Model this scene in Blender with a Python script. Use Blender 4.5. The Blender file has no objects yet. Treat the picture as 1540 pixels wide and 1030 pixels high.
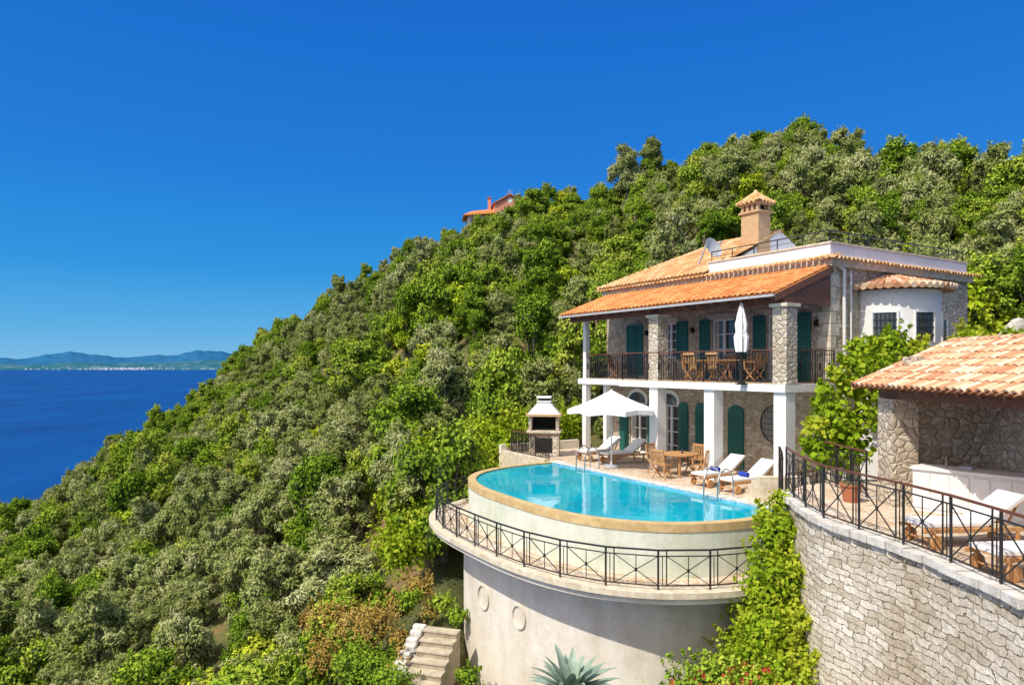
import bpy, math, random
import numpy as np
from mathutils import Vector, Matrix, Euler
random.seed(7); rng=np.random.default_rng(7)
scene=bpy.context.scene
F=1027.0; ZC=3.7
# ------------------------------------------------------------------ helpers
def nt(name):
    m=bpy.data.materials.new(name); m.use_nodes=True
    t=m.node_tree; t.nodes.clear()
    o=t.nodes.new('ShaderNodeOutputMaterial'); b=t.nodes.new('ShaderNodeBsdfPrincipled')
    t.links.new(b.outputs[0],o.inputs[0])
    return m,t,b,o
def ramp(t,fac,stops,interp='LINEAR'):
    r=t.nodes.new('ShaderNodeValToRGB'); r.color_ramp.interpolation=interp
    e=r.color_ramp.elements
    while len(e)<len(stops): e.new(0.5)
    for i,(p,c) in enumerate(stops):
        e[i].position=p; e[i].color=(*c,1) if len(c)==3 else c
    t.links.new(fac,r.inputs[0]); return r.outputs[0]
def coords(t,scale=(1,1,1),kind='Object'):
    c=t.nodes.new('ShaderNodeTexCoord'); mp=t.nodes.new('ShaderNodeMapping')
    mp.inputs['Scale'].default_value=scale
    t.links.new(c.outputs[kind],mp.inputs[0]); return mp.outputs[0]
def noise(t,vec,scale,detail=4,rough=.55):
    n=t.nodes.new('ShaderNodeTexNoise'); n.inputs['Scale'].default_value=scale
    n.inputs['Detail'].default_value=detail; n.inputs['Roughness'].default_value=rough
    t.links.new(vec,n.inputs['Vector']); return n
def bump(t,b,h,strength=.4,dist=.02):
    n=t.nodes.new('ShaderNodeBump'); n.inputs['Strength'].default_value=strength; n.inputs['Distance'].default_value=dist
    t.links.new(h,n.inputs['Height']); t.links.new(n.outputs[0],b.inputs['Normal'])
def mixc(t,fac,a,b,mode='MIX'):
    m=t.nodes.new('ShaderNodeMix'); m.data_type='RGBA'; m.blend_type=mode
    for s,v in ((m.inputs[0],fac),(m.inputs[6],a),(m.inputs[7],b)):
        if hasattr(v,'links'): t.links.new(v,s)
        elif isinstance(v,(int,float)): s.default_value=v
        else: s.default_value=(*v,1)
    return m.outputs[2]
def mat_noise(name,c1,c2,scale=3,rough=.8,bs=.3,bd=.01,sc=(1,1,1),c3=None,metal=0,spec=.4):
    m,t,b,o=nt(name); v=coords(t,sc); n=noise(t,v,scale,6,.6)
    st=[(.35,c1),(.65,c2)] if c3 is None else [(.3,c1),(.5,c2),(.72,c3)]
    t.links.new(ramp(t,n.outputs[0],st),b.inputs['Base Color'])
    b.inputs['Roughness'].default_value=rough; b.inputs['Metallic'].default_value=metal
    b.inputs['Specular IOR Level'].default_value=spec
    n2=noise(t,v,scale*6,4); bump(t,b,n2.outputs[0],bs,bd)
    return m
def mat_stain(name,base,streak,patch):
    # rendered wall with soft vertical streaks, blotches and fine grain
    m,t,b,o=nt(name); v=coords(t)
    c=ramp(t,noise(t,v,.9,5,.6).outputs[0],[(.32,patch),(.55,base)])
    s=ramp(t,noise(t,coords(t,(1.5,1.5,.35)),1.0,7,.65).outputs[0],[(.46,(1,1,1)),(.74,streak)])
    c=mixc(t,1,c,s,'MULTIPLY')
    g=ramp(t,noise(t,v,9,5,.7).outputs[0],[(.3,(.90,.89,.87)),(.6,(1,1,1))]); c=mixc(t,1,c,g,'MULTIPLY')
    t.links.new(c,b.inputs['Base Color']); b.inputs['Roughness'].default_value=.9; b.inputs['Specular IOR Level'].default_value=.2
    bump(t,b,noise(t,v,14,5,.7).outputs[0],.35,.012); return m
def mat_stone(name,cols,mortar,scale,sc=(1,1,1),mw=.05,depth=.05,rnd=1.0,warp=.22,bs=.9):
    m,t,b,o=nt(name); v=coords(t,sc)
    n=noise(t,v,2.3,3)
    add=t.nodes.new('ShaderNodeVectorMath'); add.operation='MULTIPLY_ADD'
    t.links.new(n.outputs['Color'],add.inputs[0]); add.inputs[1].default_value=(warp,warp,warp); t.links.new(v,add.inputs[2])
    v2=add.outputs[0]
    vo=t.nodes.new('ShaderNodeTexVoronoi'); vo.inputs['Scale'].default_value=scale; vo.inputs['Randomness'].default_value=rnd
    ve=t.nodes.new('ShaderNodeTexVoronoi'); ve.feature='DISTANCE_TO_EDGE'; ve.inputs['Scale'].default_value=scale; ve.inputs['Randomness'].default_value=rnd
    t.links.new(v2,vo.inputs['Vector']); t.links.new(v2,ve.inputs['Vector'])
    sep=t.nodes.new('ShaderNodeSeparateColor'); t.links.new(vo.outputs['Color'],sep.inputs[0])
    k=len(cols); c=ramp(t,sep.outputs[0],[(i/(k-1),cc) for i,cc in enumerate(cols)])
    n2=noise(t,v,11,6,.7)
    sh=ramp(t,n2.outputs[0],[(.3,(.66,.63,.60)),(.62,(1.05,1.05,1.05))])
    c=mixc(t,1.0,c,sh,'MULTIPLY')
    mask=ramp(t,ve.outputs['Distance'],[(mw*.5,(0,0,0)),(mw*1.5,(1,1,1))])
    c=mixc(t,mask,mortar,c)
    n4=noise(t,coords(t),.35,5,.6); c=mixc(t,1.0,c,ramp(t,n4.outputs[0],[(.35,(.80,.77,.72)),(.6,(1,1,1))]),'MULTIPLY')
    t.links.new(c,b.inputs['Base Color']); b.inputs['Roughness'].default_value=.9; b.inputs['Specular IOR Level'].default_value=.2
    hr=ramp(t,ve.outputs['Distance'],[(0,(0,0,0)),(mw*3,(.8,.8,.8)),(.5,(1,1,1))])
    hm=mixc(t,.25,hr,n2.outputs[0]); bump(t,b,hm,bs,depth)
    return m
def mat_coursed(name,c1,c2,mortar):
    m,t,b,o=nt(name); tc=t.nodes.new('ShaderNodeTexCoord'); sx=t.nodes.new('ShaderNodeSeparateXYZ'); t.links.new(tc.outputs['Object'],sx.inputs[0])
    cx=t.nodes.new('ShaderNodeCombineXYZ'); t.links.new(sx.outputs[1],cx.inputs[0]); t.links.new(sx.outputs[2],cx.inputs[1])
    n=noise(t,tc.outputs['Object'],2.0,3); n_=noise(t,tc.outputs['Object'],7.0,3)
    def madd(col,amt,vec):
        a=t.nodes.new('ShaderNodeVectorMath'); a.operation='MULTIPLY_ADD'; t.links.new(col,a.inputs[0]); a.inputs[1].default_value=amt; t.links.new(vec,a.inputs[2]); return a.outputs[0]
    v=madd(n.outputs['Color'],(.40,.20,0),cx.outputs[0]); v=madd(n_.outputs['Color'],(.13,.10,0),v)
    br=t.nodes.new('ShaderNodeTexBrick'); t.links.new(v,br.inputs['Vector']); br.inputs['Scale'].default_value=1
    br.inputs['Brick Width'].default_value=.33; br.inputs['Row Height'].default_value=.125; br.inputs['Mortar Size'].default_value=.009; br.inputs['Mortar Smooth'].default_value=.7
    br.offset=.42; br.squash=1.5; br.squash_frequency=3; br.inputs['Bias'].default_value=0
    br.inputs['Color1'].default_value=(*c1,1); br.inputs['Color2'].default_value=(*c2,1); br.inputs['Mortar'].default_value=(*mortar,1)
    c=mixc(t,1,br.outputs['Color'],ramp(t,noise(t,tc.outputs['Object'],10,6,.75).outputs[0],[(.3,(.62,.58,.52)),(.6,(1.04,1.04,1.03))]),'MULTIPLY')
    c=mixc(t,1,c,ramp(t,noise(t,tc.outputs['Object'],.6,5,.6).outputs[0],[(.33,(.72,.67,.58)),(.6,(1,1,1))]),'MULTIPLY')
    t.links.new(c,b.inputs['Base Color']); b.inputs['Roughness'].default_value=.95; b.inputs['Specular IOR Level'].default_value=.15
    inv=ramp(t,br.outputs['Fac'],[(0,(1,1,1)),(1,(0,0,0))]); h=mixc(t,.45,inv,noise(t,tc.outputs['Object'],5,6,.7).outputs[0]); bump(t,b,h,1,.085); return m
def mat_plain(name,c,rough=.5,metal=0,spec=.5):
    m,t,b,o=nt(name); v=coords(t); n=noise(t,v,9,3)
    t.links.new(ramp(t,n.outputs[0],[(.3,tuple(x*.82 for x in c)),(.7,c)]),b.inputs['Base Color'])
    b.inputs['Roughness'].default_value=rough; b.inputs['Metallic'].default_value=metal; b.inputs['Specular IOR Level'].default_value=spec
    return m
def mat_tint(name,stops,rough=.85,randw=0.0,transl=0.0,nscale=None,leaf=False):
    m,t,b,o=nt(name)
    a=t.nodes.new('ShaderNodeAttribute'); a.attribute_name='tint'
    fac=a.outputs['Fac']
    if randw>0:
        oi=t.nodes.new('ShaderNodeObjectInfo'); mm=t.nodes.new('ShaderNodeMath'); mm.operation='MULTIPLY_ADD'
        sub=t.nodes.new('ShaderNodeMath'); sub.operation='SUBTRACT'; t.links.new(oi.outputs['Random'],sub.inputs[0]); sub.inputs[1].default_value=.5
        t.links.new(sub.outputs[0],mm.inputs[0]); mm.inputs[1].default_value=randw; t.links.new(fac,mm.inputs[2]); fac=mm.outputs[0]
    c=ramp(t,fac,stops)
    if nscale:
        n=noise(t,coords(t),nscale,5,.7); c=mixc(t,1,c,ramp(t,n.outputs[0],[(.3,(.72,.70,.67)),(.6,(1,1,1))]),'MULTIPLY')
    if leaf:
        t.nodes.remove(b); df=t.nodes.new('ShaderNodeBsdfDiffuse'); t.links.new(c,df.inputs[0])
        if transl>0:
            tr=t.nodes.new('ShaderNodeBsdfTranslucent'); mx=t.nodes.new('ShaderNodeMixShader'); mx.inputs[0].default_value=transl
            g=mixc(t,1,c,(1.3,1.25,.5),'MULTIPLY'); t.links.new(g,tr.inputs[0])
            t.links.new(df.outputs[0],mx.inputs[1]); t.links.new(tr.outputs[0],mx.inputs[2]); t.links.new(mx.outputs[0],o.inputs[0])
        else: t.links.new(df.outputs[0],o.inputs[0])
    else:
        t.links.new(c,b.inputs['Base Color']); b.inputs['Roughness'].default_value=rough; b.inputs['Specular IOR Level'].default_value=.25
    return m
# ------------------------------------------------------------------ materials
M={}
M['white']=mat_stain('white_render',(.80,.79,.77),(.93,.92,.89),(.73,.72,.69))
M['cream']=mat_stain('cream_render',(.76,.71,.61),(.84,.80,.72),(.64,.57,.47))
M['poolwall']=mat_stain('pool_wall_render',(.66,.68,.58),(.80,.82,.70),(.52,.57,.45))
M['rubble']=mat_stone('rubble_limestone',[(.42,.33,.22),(.70,.61,.46),(.56,.48,.37),(.77,.70,.57),(.46,.35,.23),(.74,.67,.55)],(.50,.43,.33),4.8,(1,1,1.6),.045,.05)
M['rubble2']=mat_stone('pergola_rubble',[(.52,.41,.29),(.74,.66,.53),(.50,.42,.32),(.80,.73,.61)],(.58,.51,.41),5.0,(1,1,1.2),.05,.06)
M['coursed']=mat_coursed('retaining_stone',(.55,.48,.38),(.80,.75,.66),(.28,.24,.18))
M['paving']=mat_stone('crazy_paving',[(.58,.42,.28),(.70,.56,.41),(.62,.49,.36),(.74,.63,.49)],(.72,.66,.57),2.6,(1,1,1),.035,.01)
M['coping']=mat_noise('stone_coping',(.50,.42,.29),(.70,.62,.48),5,.8,.5,.012)
M['step']=mat_noise('worn_steps',(.28,.23,.15),(.46,.39,.28),3,.9,.6,.02)
M['tread']=mat_noise('step_treads',(.38,.32,.22),(.56,.49,.37),4,.9,.6,.02)
M['greycoping']=mat_noise('limestone_coping',(.48,.45,.39),(.72,.69,.63),4,.85,.6,.02)
M['ochre']=mat_noise('ochre_coping',(.44,.30,.12),(.60,.45,.22),4,.8,.2,.004)
M['beam']=mat_noise('dark_timber',(.11,.042,.02),(.24,.10,.05),3,.6,.3,.004,(1,6,6))
M['teak']=mat_noise('teak_wood',(.40,.19,.07),(.56,.31,.13),5,.55,.2,.003,(4,1,1))
M['iron']=mat_plain('wrought_iron',(.022,.020,.020),.45)
M['rail']=mat_plain('brown_handrail',(.15,.055,.03),.5)
M['green']=mat_plain('shutter_green',(.008,.125,.10),.45)
M['glass']=mat_plain('window_glass',(.05,.06,.065),.08,0,.8)
M['curtain']=mat_plain('curtain',(.5,.48,.42),.9)
M['fabric']=mat_noise('white_canvas',(.76,.75,.73),(.84,.83,.81),6,.9,.2,.004)
M['brick']=mat_noise('chimney_brick',(.46,.28,.13),(.60,.40,.22),6,.9,.4,.01,(1,1,6))
M['steel']=mat_plain('steel',(.6,.6,.6),.2,1)
M['blue']=mat_plain('blue_towel',(.01,.05,.35),.9)
M['pooltile']=mat_stone('pool_mosaic',[(.05,.30,.55),(.20,.50,.70),(.10,.40,.62)],(.5,.6,.65),14,(1,1,1),.05,.002)
M['terracotta']=mat_plain('terracotta',(.40,.14,.06),.8)
M['pink']=mat_noise('salmon_render',(.64,.24,.14),(.76,.33,.22),1,.85)
M['rock']=mat_noise('grey_rock',(.30,.28,.25),(.55,.52,.47),1.5,.95,.8,.08,(1,1,1))
M['bark']=mat_noise('bark',(.08,.06,.04),(.20,.16,.12),5,.95,.6,.02)
M['dark']=mat_plain('flat_black',(.015,.013,.012),.9)
M['grey']=mat_plain('grey_metal',(.45,.46,.47),.5)
M['tile_new']=mat_tint('orange_tiles',[(0,(.56,.20,.06)),(.5,(.72,.30,.095)),(1,(.80,.41,.16))],.8,0,0,6)
M['tile_old']=mat_tint('ochre_tiles',[(0,(.54,.28,.11)),(.5,(.70,.42,.19)),(1,(.80,.57,.33))],.85,0,0,5)
M['tile_pale']=mat_tint('pale_tiles',[(0,(.50,.22,.11)),(.35,(.64,.36,.20)),(.7,(.72,.48,.30)),(1,(.78,.62,.45))],.85,0,0,5)
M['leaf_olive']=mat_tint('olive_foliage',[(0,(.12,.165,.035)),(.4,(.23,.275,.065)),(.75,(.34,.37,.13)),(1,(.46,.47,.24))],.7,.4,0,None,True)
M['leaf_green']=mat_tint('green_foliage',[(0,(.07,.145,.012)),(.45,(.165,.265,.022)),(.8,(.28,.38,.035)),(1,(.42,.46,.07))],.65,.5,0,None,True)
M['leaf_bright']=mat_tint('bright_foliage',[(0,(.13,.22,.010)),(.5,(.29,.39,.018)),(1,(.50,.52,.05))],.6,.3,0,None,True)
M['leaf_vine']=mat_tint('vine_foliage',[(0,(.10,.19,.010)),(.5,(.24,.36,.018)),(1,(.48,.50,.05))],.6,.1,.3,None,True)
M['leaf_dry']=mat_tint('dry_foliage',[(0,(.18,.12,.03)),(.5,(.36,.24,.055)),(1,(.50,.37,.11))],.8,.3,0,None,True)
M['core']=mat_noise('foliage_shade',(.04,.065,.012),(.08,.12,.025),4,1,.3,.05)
M['agave']=mat_noise('agave_skin',(.16,.24,.18),(.30,.38,.29),3,.5,.2,.01)
# water
def water():
    m,t,b,o=nt('pool_water'); v=coords(t)
    n=noise(t,v,.35,2); n1=noise(t,v,2.2,4,.6)
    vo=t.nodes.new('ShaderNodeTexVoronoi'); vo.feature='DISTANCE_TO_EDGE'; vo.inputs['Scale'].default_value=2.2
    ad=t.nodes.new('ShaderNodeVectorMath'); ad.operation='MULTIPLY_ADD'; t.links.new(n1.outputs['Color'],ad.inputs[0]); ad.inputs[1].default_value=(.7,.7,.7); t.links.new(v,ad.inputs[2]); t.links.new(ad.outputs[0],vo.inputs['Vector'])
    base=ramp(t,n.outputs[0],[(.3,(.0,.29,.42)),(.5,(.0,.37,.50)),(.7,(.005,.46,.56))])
    ca=ramp(t,vo.outputs['Distance'],[(0,(1,1,1)),(.10,(0,0,0))])  # bright caustic lines, painted into the water colour
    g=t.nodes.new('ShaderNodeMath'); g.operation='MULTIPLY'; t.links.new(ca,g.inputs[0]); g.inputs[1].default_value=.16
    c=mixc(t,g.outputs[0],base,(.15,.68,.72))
    t.links.new(c,b.inputs['Base Color']); b.inputs['Roughness'].default_value=.015; b.inputs['IOR'].default_value=1.33; b.inputs['Specular IOR Level'].default_value=.5
    n3=noise(t,coords(t,(1,1,1)),2.6,3); bump(t,b,n3.outputs[0],.12,.03); return m
M['water']=water()
def sea():
    m,t,b,o=nt('sea_water'); v=coords(t,(.004,.0012,1)); n=noise(t,v,1.2,7,.7)
    t.links.new(ramp(t,n.outputs[0],[(.35,(.0,.035,.16)),(.65,(.0,.065,.24))]),b.inputs['Base Color'])
    b.inputs['Roughness'].default_value=.5; b.inputs['Specular IOR Level'].default_value=.12
    v2=coords(t,(.12,.12,1)); n2=noise(t,v2,1,5,.6); bump(t,b,n2.outputs[0],.5,.6); return m
M['sea']=sea()
def soil():
    m,t,b,o=nt('hillside_soil'); v=coords(t); n=noise(t,v,.25,8,.65)
    t.links.new(ramp(t,n.outputs[0],[(.3,(.06,.09,.02)),(.50,(.12,.12,.035)),(.62,(.24,.15,.06)),(.78,(.36,.25,.14))]),b.inputs['Base Color'])
    b.inputs['Roughness'].default_value=1; n2=noise(t,v,2,6,.7); bump(t,b,n2.outputs[0],1,.25); return m
M['soil']=soil()
# ------------------------------------------------------------------ mesh builder
class MB:
    def __init__(s): s.v=[];s.f=[];s.m=[];s.t=[];s.mats=[];s.tint=.5
    def mi(s,k):
        if k not in s.mats: s.mats.append(k)
        return s.mats.index(k)
    def add(s,vs,fs,k):
        o=len(s.v); s.v+= [tuple(p) for p in vs]; s.t+=[s.tint]*len(vs); i=s.mi(k)
        for f in fs: s.f.append(tuple(o+j for j in f)); s.m.append(i)
    def box(s,x0,x1,y0,y1,z0,z1,k):
        vs=[(x0,y0,z0),(x1,y0,z0),(x1,y1,z0),(x0,y1,z0),(x0,y0,z1),(x1,y0,z1),(x1,y1,z1),(x0,y1,z1)]
        s.add(vs,[(0,3,2,1),(4,5,6,7),(0,1,5,4),(1,2,6,5),(2,3,7,6),(3,0,4,7)],k)
    def bar(s,p,q,w,k,h=None,up=(0,0,1)):
        p=Vector(p);q=Vector(q);d=(q-p)
        if d.length<1e-6: return
        d.normalize(); u=Vector(up)
        if abs(d.dot(u))>.95: u=Vector((1,0,0))
        a=d.cross(u).normalized()*w/2; b=a.cross(d).normalized()*(h or w)/2
        vs=[p-a-b,p+a-b,p+a+b,p-a+b,q-a-b,q+a-b,q+a+b,q-a+b]
        s.add(vs,[(0,1,2,3),(7,6,5,4),(0,4,5,1),(1,5,6,2),(2,6,7,3),(3,7,4,0)],k)
    def cyl(s,p,q,r0,r1,n,k,caps=True):
        p=Vector(p);q=Vector(q);d=(q-p).normalized(); u=Vector((0,0,1)) if abs(d.z)<.95 else Vector((1,0,0))
        a=d.cross(u).normalized(); b=a.cross(d)
        vs=[p+(a*math.cos(6.2832*i/n)+b*math.sin(6.2832*i/n))*r0 for i in range(n)]+[q+(a*math.cos(6.2832*i/n)+b*math.sin(6.2832*i/n))*r1 for i in range(n)]
        fs=[(i,(i+1)%n,n+(i+1)%n,n+i) for i in range(n)]
        if caps: fs+=[tuple(range(n-1,-1,-1)),tuple(range(n,2*n))]
        s.add(vs,fs,k)
    def prism(s,out,z0,z1,k,ktop=None):
        n=len(out); vs=[(x,y,z0) for x,y in out]+[(x,y,z1) for x,y in out]
        s.add(vs,[(i,(i+1)%n,n+(i+1)%n,n+i) for i in range(n)]+[tuple(range(n-1,-1,-1))],k)
        s.add([(x,y,z1) for x,y in out],[tuple(range(n))],ktop or k)
    def xzprism(s,out,y0,y1,k):
        n=len(out); vs=[(x,y0,z) for x,z in out]+[(x,y1,z) for x,z in out]
        s.add(vs,[(i,(i+1)%n,n+(i+1)%n,n+i) for i in range(n)]+[tuple(range(n)),tuple(range(2*n-1,n-1,-1))],k)
    def ring(s,o,i_,z0,z1,k):
        n=len(o)
        for j in range(n-1):
            a,b,c,d=o[j],o[j+1],i_[j+1],i_[j]
            vs=[(*a,z0),(*b,z0),(*c,z0),(*d,z0),(*a,z1),(*b,z1),(*c,z1),(*d,z1)]
            s.add(vs,[(4,5,6,7),(0,1,5,4),(2,3,7,6),(0,3,2,1)],k)
    def build(s,name,parent=None,mat=None,smooth=False):
        me=bpy.data.meshes.new(name); me.from_pydata(s.v,[],s.f)
        for k in s.mats: me.materials.append(M[k])
        me.polygons.foreach_set('material_index',s.m)
        at=me.attributes.new('tint','FLOAT','POINT'); at.data.foreach_set('value',s.t)
        if smooth: me.polygons.foreach_set('use_smooth',[True]*len(s.f))
        me.update(); ob=bpy.data.objects.new(name,me); scene.collection.objects.link(ob)
        if parent: ob.parent=parent
        elif mat is not None: ob.matrix_world=mat
        return ob
def empty(name,mat):
    e=bpy.data.objects.new(name,None); e.empty_display_size=.3; scene.collection.objects.link(e); e.matrix_world=mat; return e
TH=math.atan2(-.856,.517)
MV=Matrix.Translation((7.98,20,0))@Matrix.Rotation(TH,4,'Z')
def VW(x,y,z=0,rot=0): return MV@Matrix.Translation((x,y,z))@Matrix.Rotation(rot,4,'Z')
def proj(p): return 770+F*p[0]/p[1], 550+F*(ZC-p[2])/p[1]
def WM(x,y,z=0,rot=0): return Matrix.Translation((x,y,z))@Matrix.Rotation(rot,4,'Z')
MVi=MV.inverted()

# barrel tiles
def tiles(mb,p0,ex,ey,W,Ln,inside,k,pitch=.21,row=.34):
    p0=Vector(p0);ex=Vector(ex).normalized();ey=Vector(ey).normalized();n=ex.cross(ey)
    if n.z<0: n=-n
    nc=int(W/pitch); nr=int(math.ceil(Ln/row))
    for c in range(nc+1):
        x=c*pitch+pitch*.5
        if x>W: continue
        for r in range(nr):
            y=r*row
            if not inside(x,y+row*.5): continue
            mb.tint=random.random()
            L2=min(row+.07,Ln-y+.03)
            j=random.uniform(-.009,.009)
            base=p0+ex*(x+j)+ey*(y+random.uniform(-.015,.015))
            vs=[]
            for (yy,rr,hh) in ((0,pitch*.43,.04),(L2,pitch*.38,.012)):
                for a in range(6):
                    an=math.pi*a/5
                    vs.append(base+ey*yy+ex*math.cos(an)*rr+n*(math.sin(an)*rr*.8+hh))
            mb.add(vs,[(a,a+1,7+a,6+a) for a in range(5)],k)
            mb.add([vs[a] for a in range(6)]+[base+ex*math.cos(math.pi*a/5)*pitch*.3+n*(math.sin(math.pi*a/5)*pitch*.24+.03) for a in range(6)],[(a,6+a,7+a,a+1) for a in range(5)],k)
    mb.tint=.2

def resample(pts,step,closed=False):
    P=[Vector(p) for p in pts]; seg=[(P[i+1]-P[i]).length for i in range(len(P)-1)]; T=sum(seg); n=max(1,round(T/step)); out=[]
    for i in range(n+1):
        d=T*i/n; j=0
        while j<len(seg)-1 and d>seg[j]: d-=seg[j]; j+=1
        out.append(P[j].lerp(P[j+1],min(1,d/max(seg[j],1e-6))))
    return out
def railing(mb,pts,h,style='x',panel=1.0,w=.02,hr='rail',hw=.05):
    Q=resample(pts,panel); Z=Vector((0,0,1))
    for i,A in enumerate(Q):
        mb.bar(A,A+Z*h,w*1.6,'iron')
        if i==len(Q)-1: break
        B=Q[i+1]; D=B-A
        mb.bar(A+Z*h,B+Z*h,hw,hr,.035); mb.bar(A+Z*.09,B+Z*.09,w*1.2,'iron'); mb.bar(A+Z*(h-.13),B+Z*(h-.13),w*1.1,'iron')
        if style=='x':
            g=.16
            mb.bar(A+D*g+Z*.09,A+D*g+Z*h,w,'iron'); mb.bar(A+D*(g/2)+Z*.09,A+D*(g/2)+Z*(h-.13),w*.7,'iron')
            mb.bar(A+D*g+Z*.09,B+Z*(h-.13),w*.8,'iron'); mb.bar(A+D*g+Z*(h-.13),B+Z*.09,w*.8,'iron')
            cm=g+(1-g)/2
            mb.bar(A+D*cm+Z*.09,A+D*cm+Z*(h-.13),w*.7,'iron')
            C=A+D*cm+Z*((h-.04)/2); mb.bar(C-Z*.035,C+Z*.035,.06,'iron',.02)
        elif style=='bars':
            n=max(2,int(D.length/.115))
            for k in range(1,n):
                a=A+D*k/n; mb.bar(a+Z*.09,a+Z*(h-.02),w*.8,'iron')
                if k%4==2: mb.bar(a+Z*.38,a+Z*.62,w*2.6,'iron')
# ------------------------------------------------------------------ terrain
CT=[(-900,[(3,-22),(35,-28),(80,-60),(130,-90),(250,-115),(480,-130)]),
(-400,[(3,-16),(35,-19),(80,-28),(130,-44),(250,-98),(480,-130)]),
(0,[(3,-12),(35,-16.8),(80,-23),(130,-29.5),(200,-62),(300,-112),(480,-130)]),
(200,[(3,-9),(30,-13.3),(80,-15.5),(150,-17.2),(230,-60),(330,-112),(480,-130)]),
(300,[(3,-8.5),(29,-12),(70,-12),(120,-10.5),(165,-8),(230,-35),(360,-112),(480,-130)]),
(380,[(3,-8),(28,-11),(60,-9.6),(100,-5.5),(170,3),(240,-20),(400,-112),(480,-130)]),
(450,[(3,-7.5),(22,-9.5),(40,-8),(90,-1.2),(168,10.8),(240,-10),(430,-112),(480,-130)]),
(530,[(3,-7),(20,-8.0),(26,-7.2),(50,-3.4),(90,3.8),(165,17.8),(240,0),(450,-112),(480,-120)]),
(600,[(3,-6.5),(16,-6.4),(19,-6.0),(24,-5.4),(48,-1.2),(85,7.2),(160,23.2),(235,8),(450,-110),(480,-120)]),
(660,[(3,-7.5),(17,-6.4),(18.2,-5.6),(20,-4.4),(24,-4.2),(45,0),(82,9.1),(156,27.2),(230,9),(450,-110),(480,-120)]),
(700,[(3,-7.5),(16,-7.2),(19,-6.6),(21,-4.9),(27,-4),(45,.6),(80,10.4),(154,29.5),(230,12),(450,-110),(480,-120)]),
(720,[(3,-7.5),(16,-7.2),(21,-6.8),(27,-4),(34,-2.5),(45,.8),(80,11),(153,30.5),(230,14),(450,-110),(480,-120)]),
(790,[(3,-4),(12.5,-4.4),(15,-6.5),(20,-6.5),(26,-4.5),(32,-2.6),(45,1.6),(80,13.2),(150,35),(230,20),(450,-110),(480,-120)]),
(860,[(3,-3.2),(13.5,-2.9),(15.2,-4.6),(26,-4.2),(33,-2),(45,2),(75,12),(145,34.5),(230,22),(450,-100),(480,-110)]),
(930,[(3,-3.5),(13.5,-3.4),(15.2,-4.8),(28,-2),(36,-1),(45,2.6),(70,11.8),(138,33),(220,25),(450,-90),(480,-100)]),
(1000,[(3,-5),(14,-4.3),(20,-4),(28,-.9),(38,-.7),(46,3.6),(70,15),(130,36.5),(220,28),(480,-90)]),
(1100,[(3,-6),(14,-4.2),(18,-4),(26,-.9),(38,-.7),(45,4.2),(70,17.2),(125,39.5),(210,36),(480,-60)]),
(1210,[(3,-6),(14,-4),(17,-3),(22,-.8),(36,-.6),(43,5.2),(70,20.0),(115,38.6),(200,38),(480,-40)]),
(1320,[(3,-5.5),(13,-3),(16,-.8),(20,.0),(30,.6),(38,5),(65,17.0),(100,29.6),(180,34),(480,-20)]),
(1420,[(3,-5),(12,-3),(15,-.5),(19,.9),(25,1.6),(31,4.0),(62,16.2),(95,26.6),(180,30),(480,-10)]),
(1540,[(3,-5),(12,-3),(15,-.4),(17,.8),(21,2.2),(30,5.2),(60,15.8),(90,25),(180,30),(480,0)]),
(2000,[(3,-5),(10,-2),(17,1.2),(22,3),(30,6.5),(60,18),(90,28),(180,34),(480,10)]),
(2600,[(3,-5),(10,-1),(17,2),(22,4),(30,8),(60,20),(90,31),(180,38),(480,20)])]
CU=np.array([c[0] for c in CT],float)
def hz_ud(u,d):
    u=min(max(u,-900),2600); i=int(np.searchsorted(CU,u))-1; i=min(max(i,0),len(CT)-2)
    f=(u-CU[i])/(CU[i+1]-CU[i])
    za=np.interp(d,[p[0] for p in CT[i][1]],[p[1] for p in CT[i][1]])
    zb=np.interp(d,[p[0] for p in CT[i+1][1]],[p[1] for p in CT[i+1][1]])
    z=za*(1-f)+zb*f
    x=(u-770)/F*d
    amp=min(1,max(0,(d-24)/30))
    z+=amp*(.8*math.sin(x*.21+d*.13)+.6*math.sin(x*.37-d*.29+1))*(1+d/140)
    return float(z)
def inhouse(x,y,mg=0):
    l=MVi@Vector((x,y,0)); return -12.2-mg<l.x<3.2+mg and -2.4-mg<l.y<10.8+mg
def hz(x,y):
    z=hz_ud(770+F*x/y,y)
    if inhouse(x,y,1.0): z=min(z,-.5)
    return z
us=np.arange(-900,2601,14); ds=np.concatenate([np.linspace(3,50,64),np.geomspace(51,480,60)])
tv=[((u-770)/F*d,d,0) for d in ds for u in us]
tv=[(x,d,hz(x,d)) for x,d,_ in tv]
nu=len(us); tf=[(j*nu+i,j*nu+i+1,(j+1)*nu+i+1,(j+1)*nu+i) for j in range(len(ds)-1) for i in range(nu-1)]
me=bpy.data.meshes.new('hillside_terrain'); me.from_pydata(tv,[],tf); me.materials.append(M['soil']); me.polygons.foreach_set('use_smooth',[True]*len(tf))
ob=bpy.data.objects.new('hillside_terrain',me); scene.collection.objects.link(ob)
# sea
mb=MB(); mb.add([(-90000,-20000,-100),(60000,-20000,-100),(60000,90000,-100),(-90000,90000,-100)],[(0,1,2,3)],'sea'); mb.build('sea')
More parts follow.
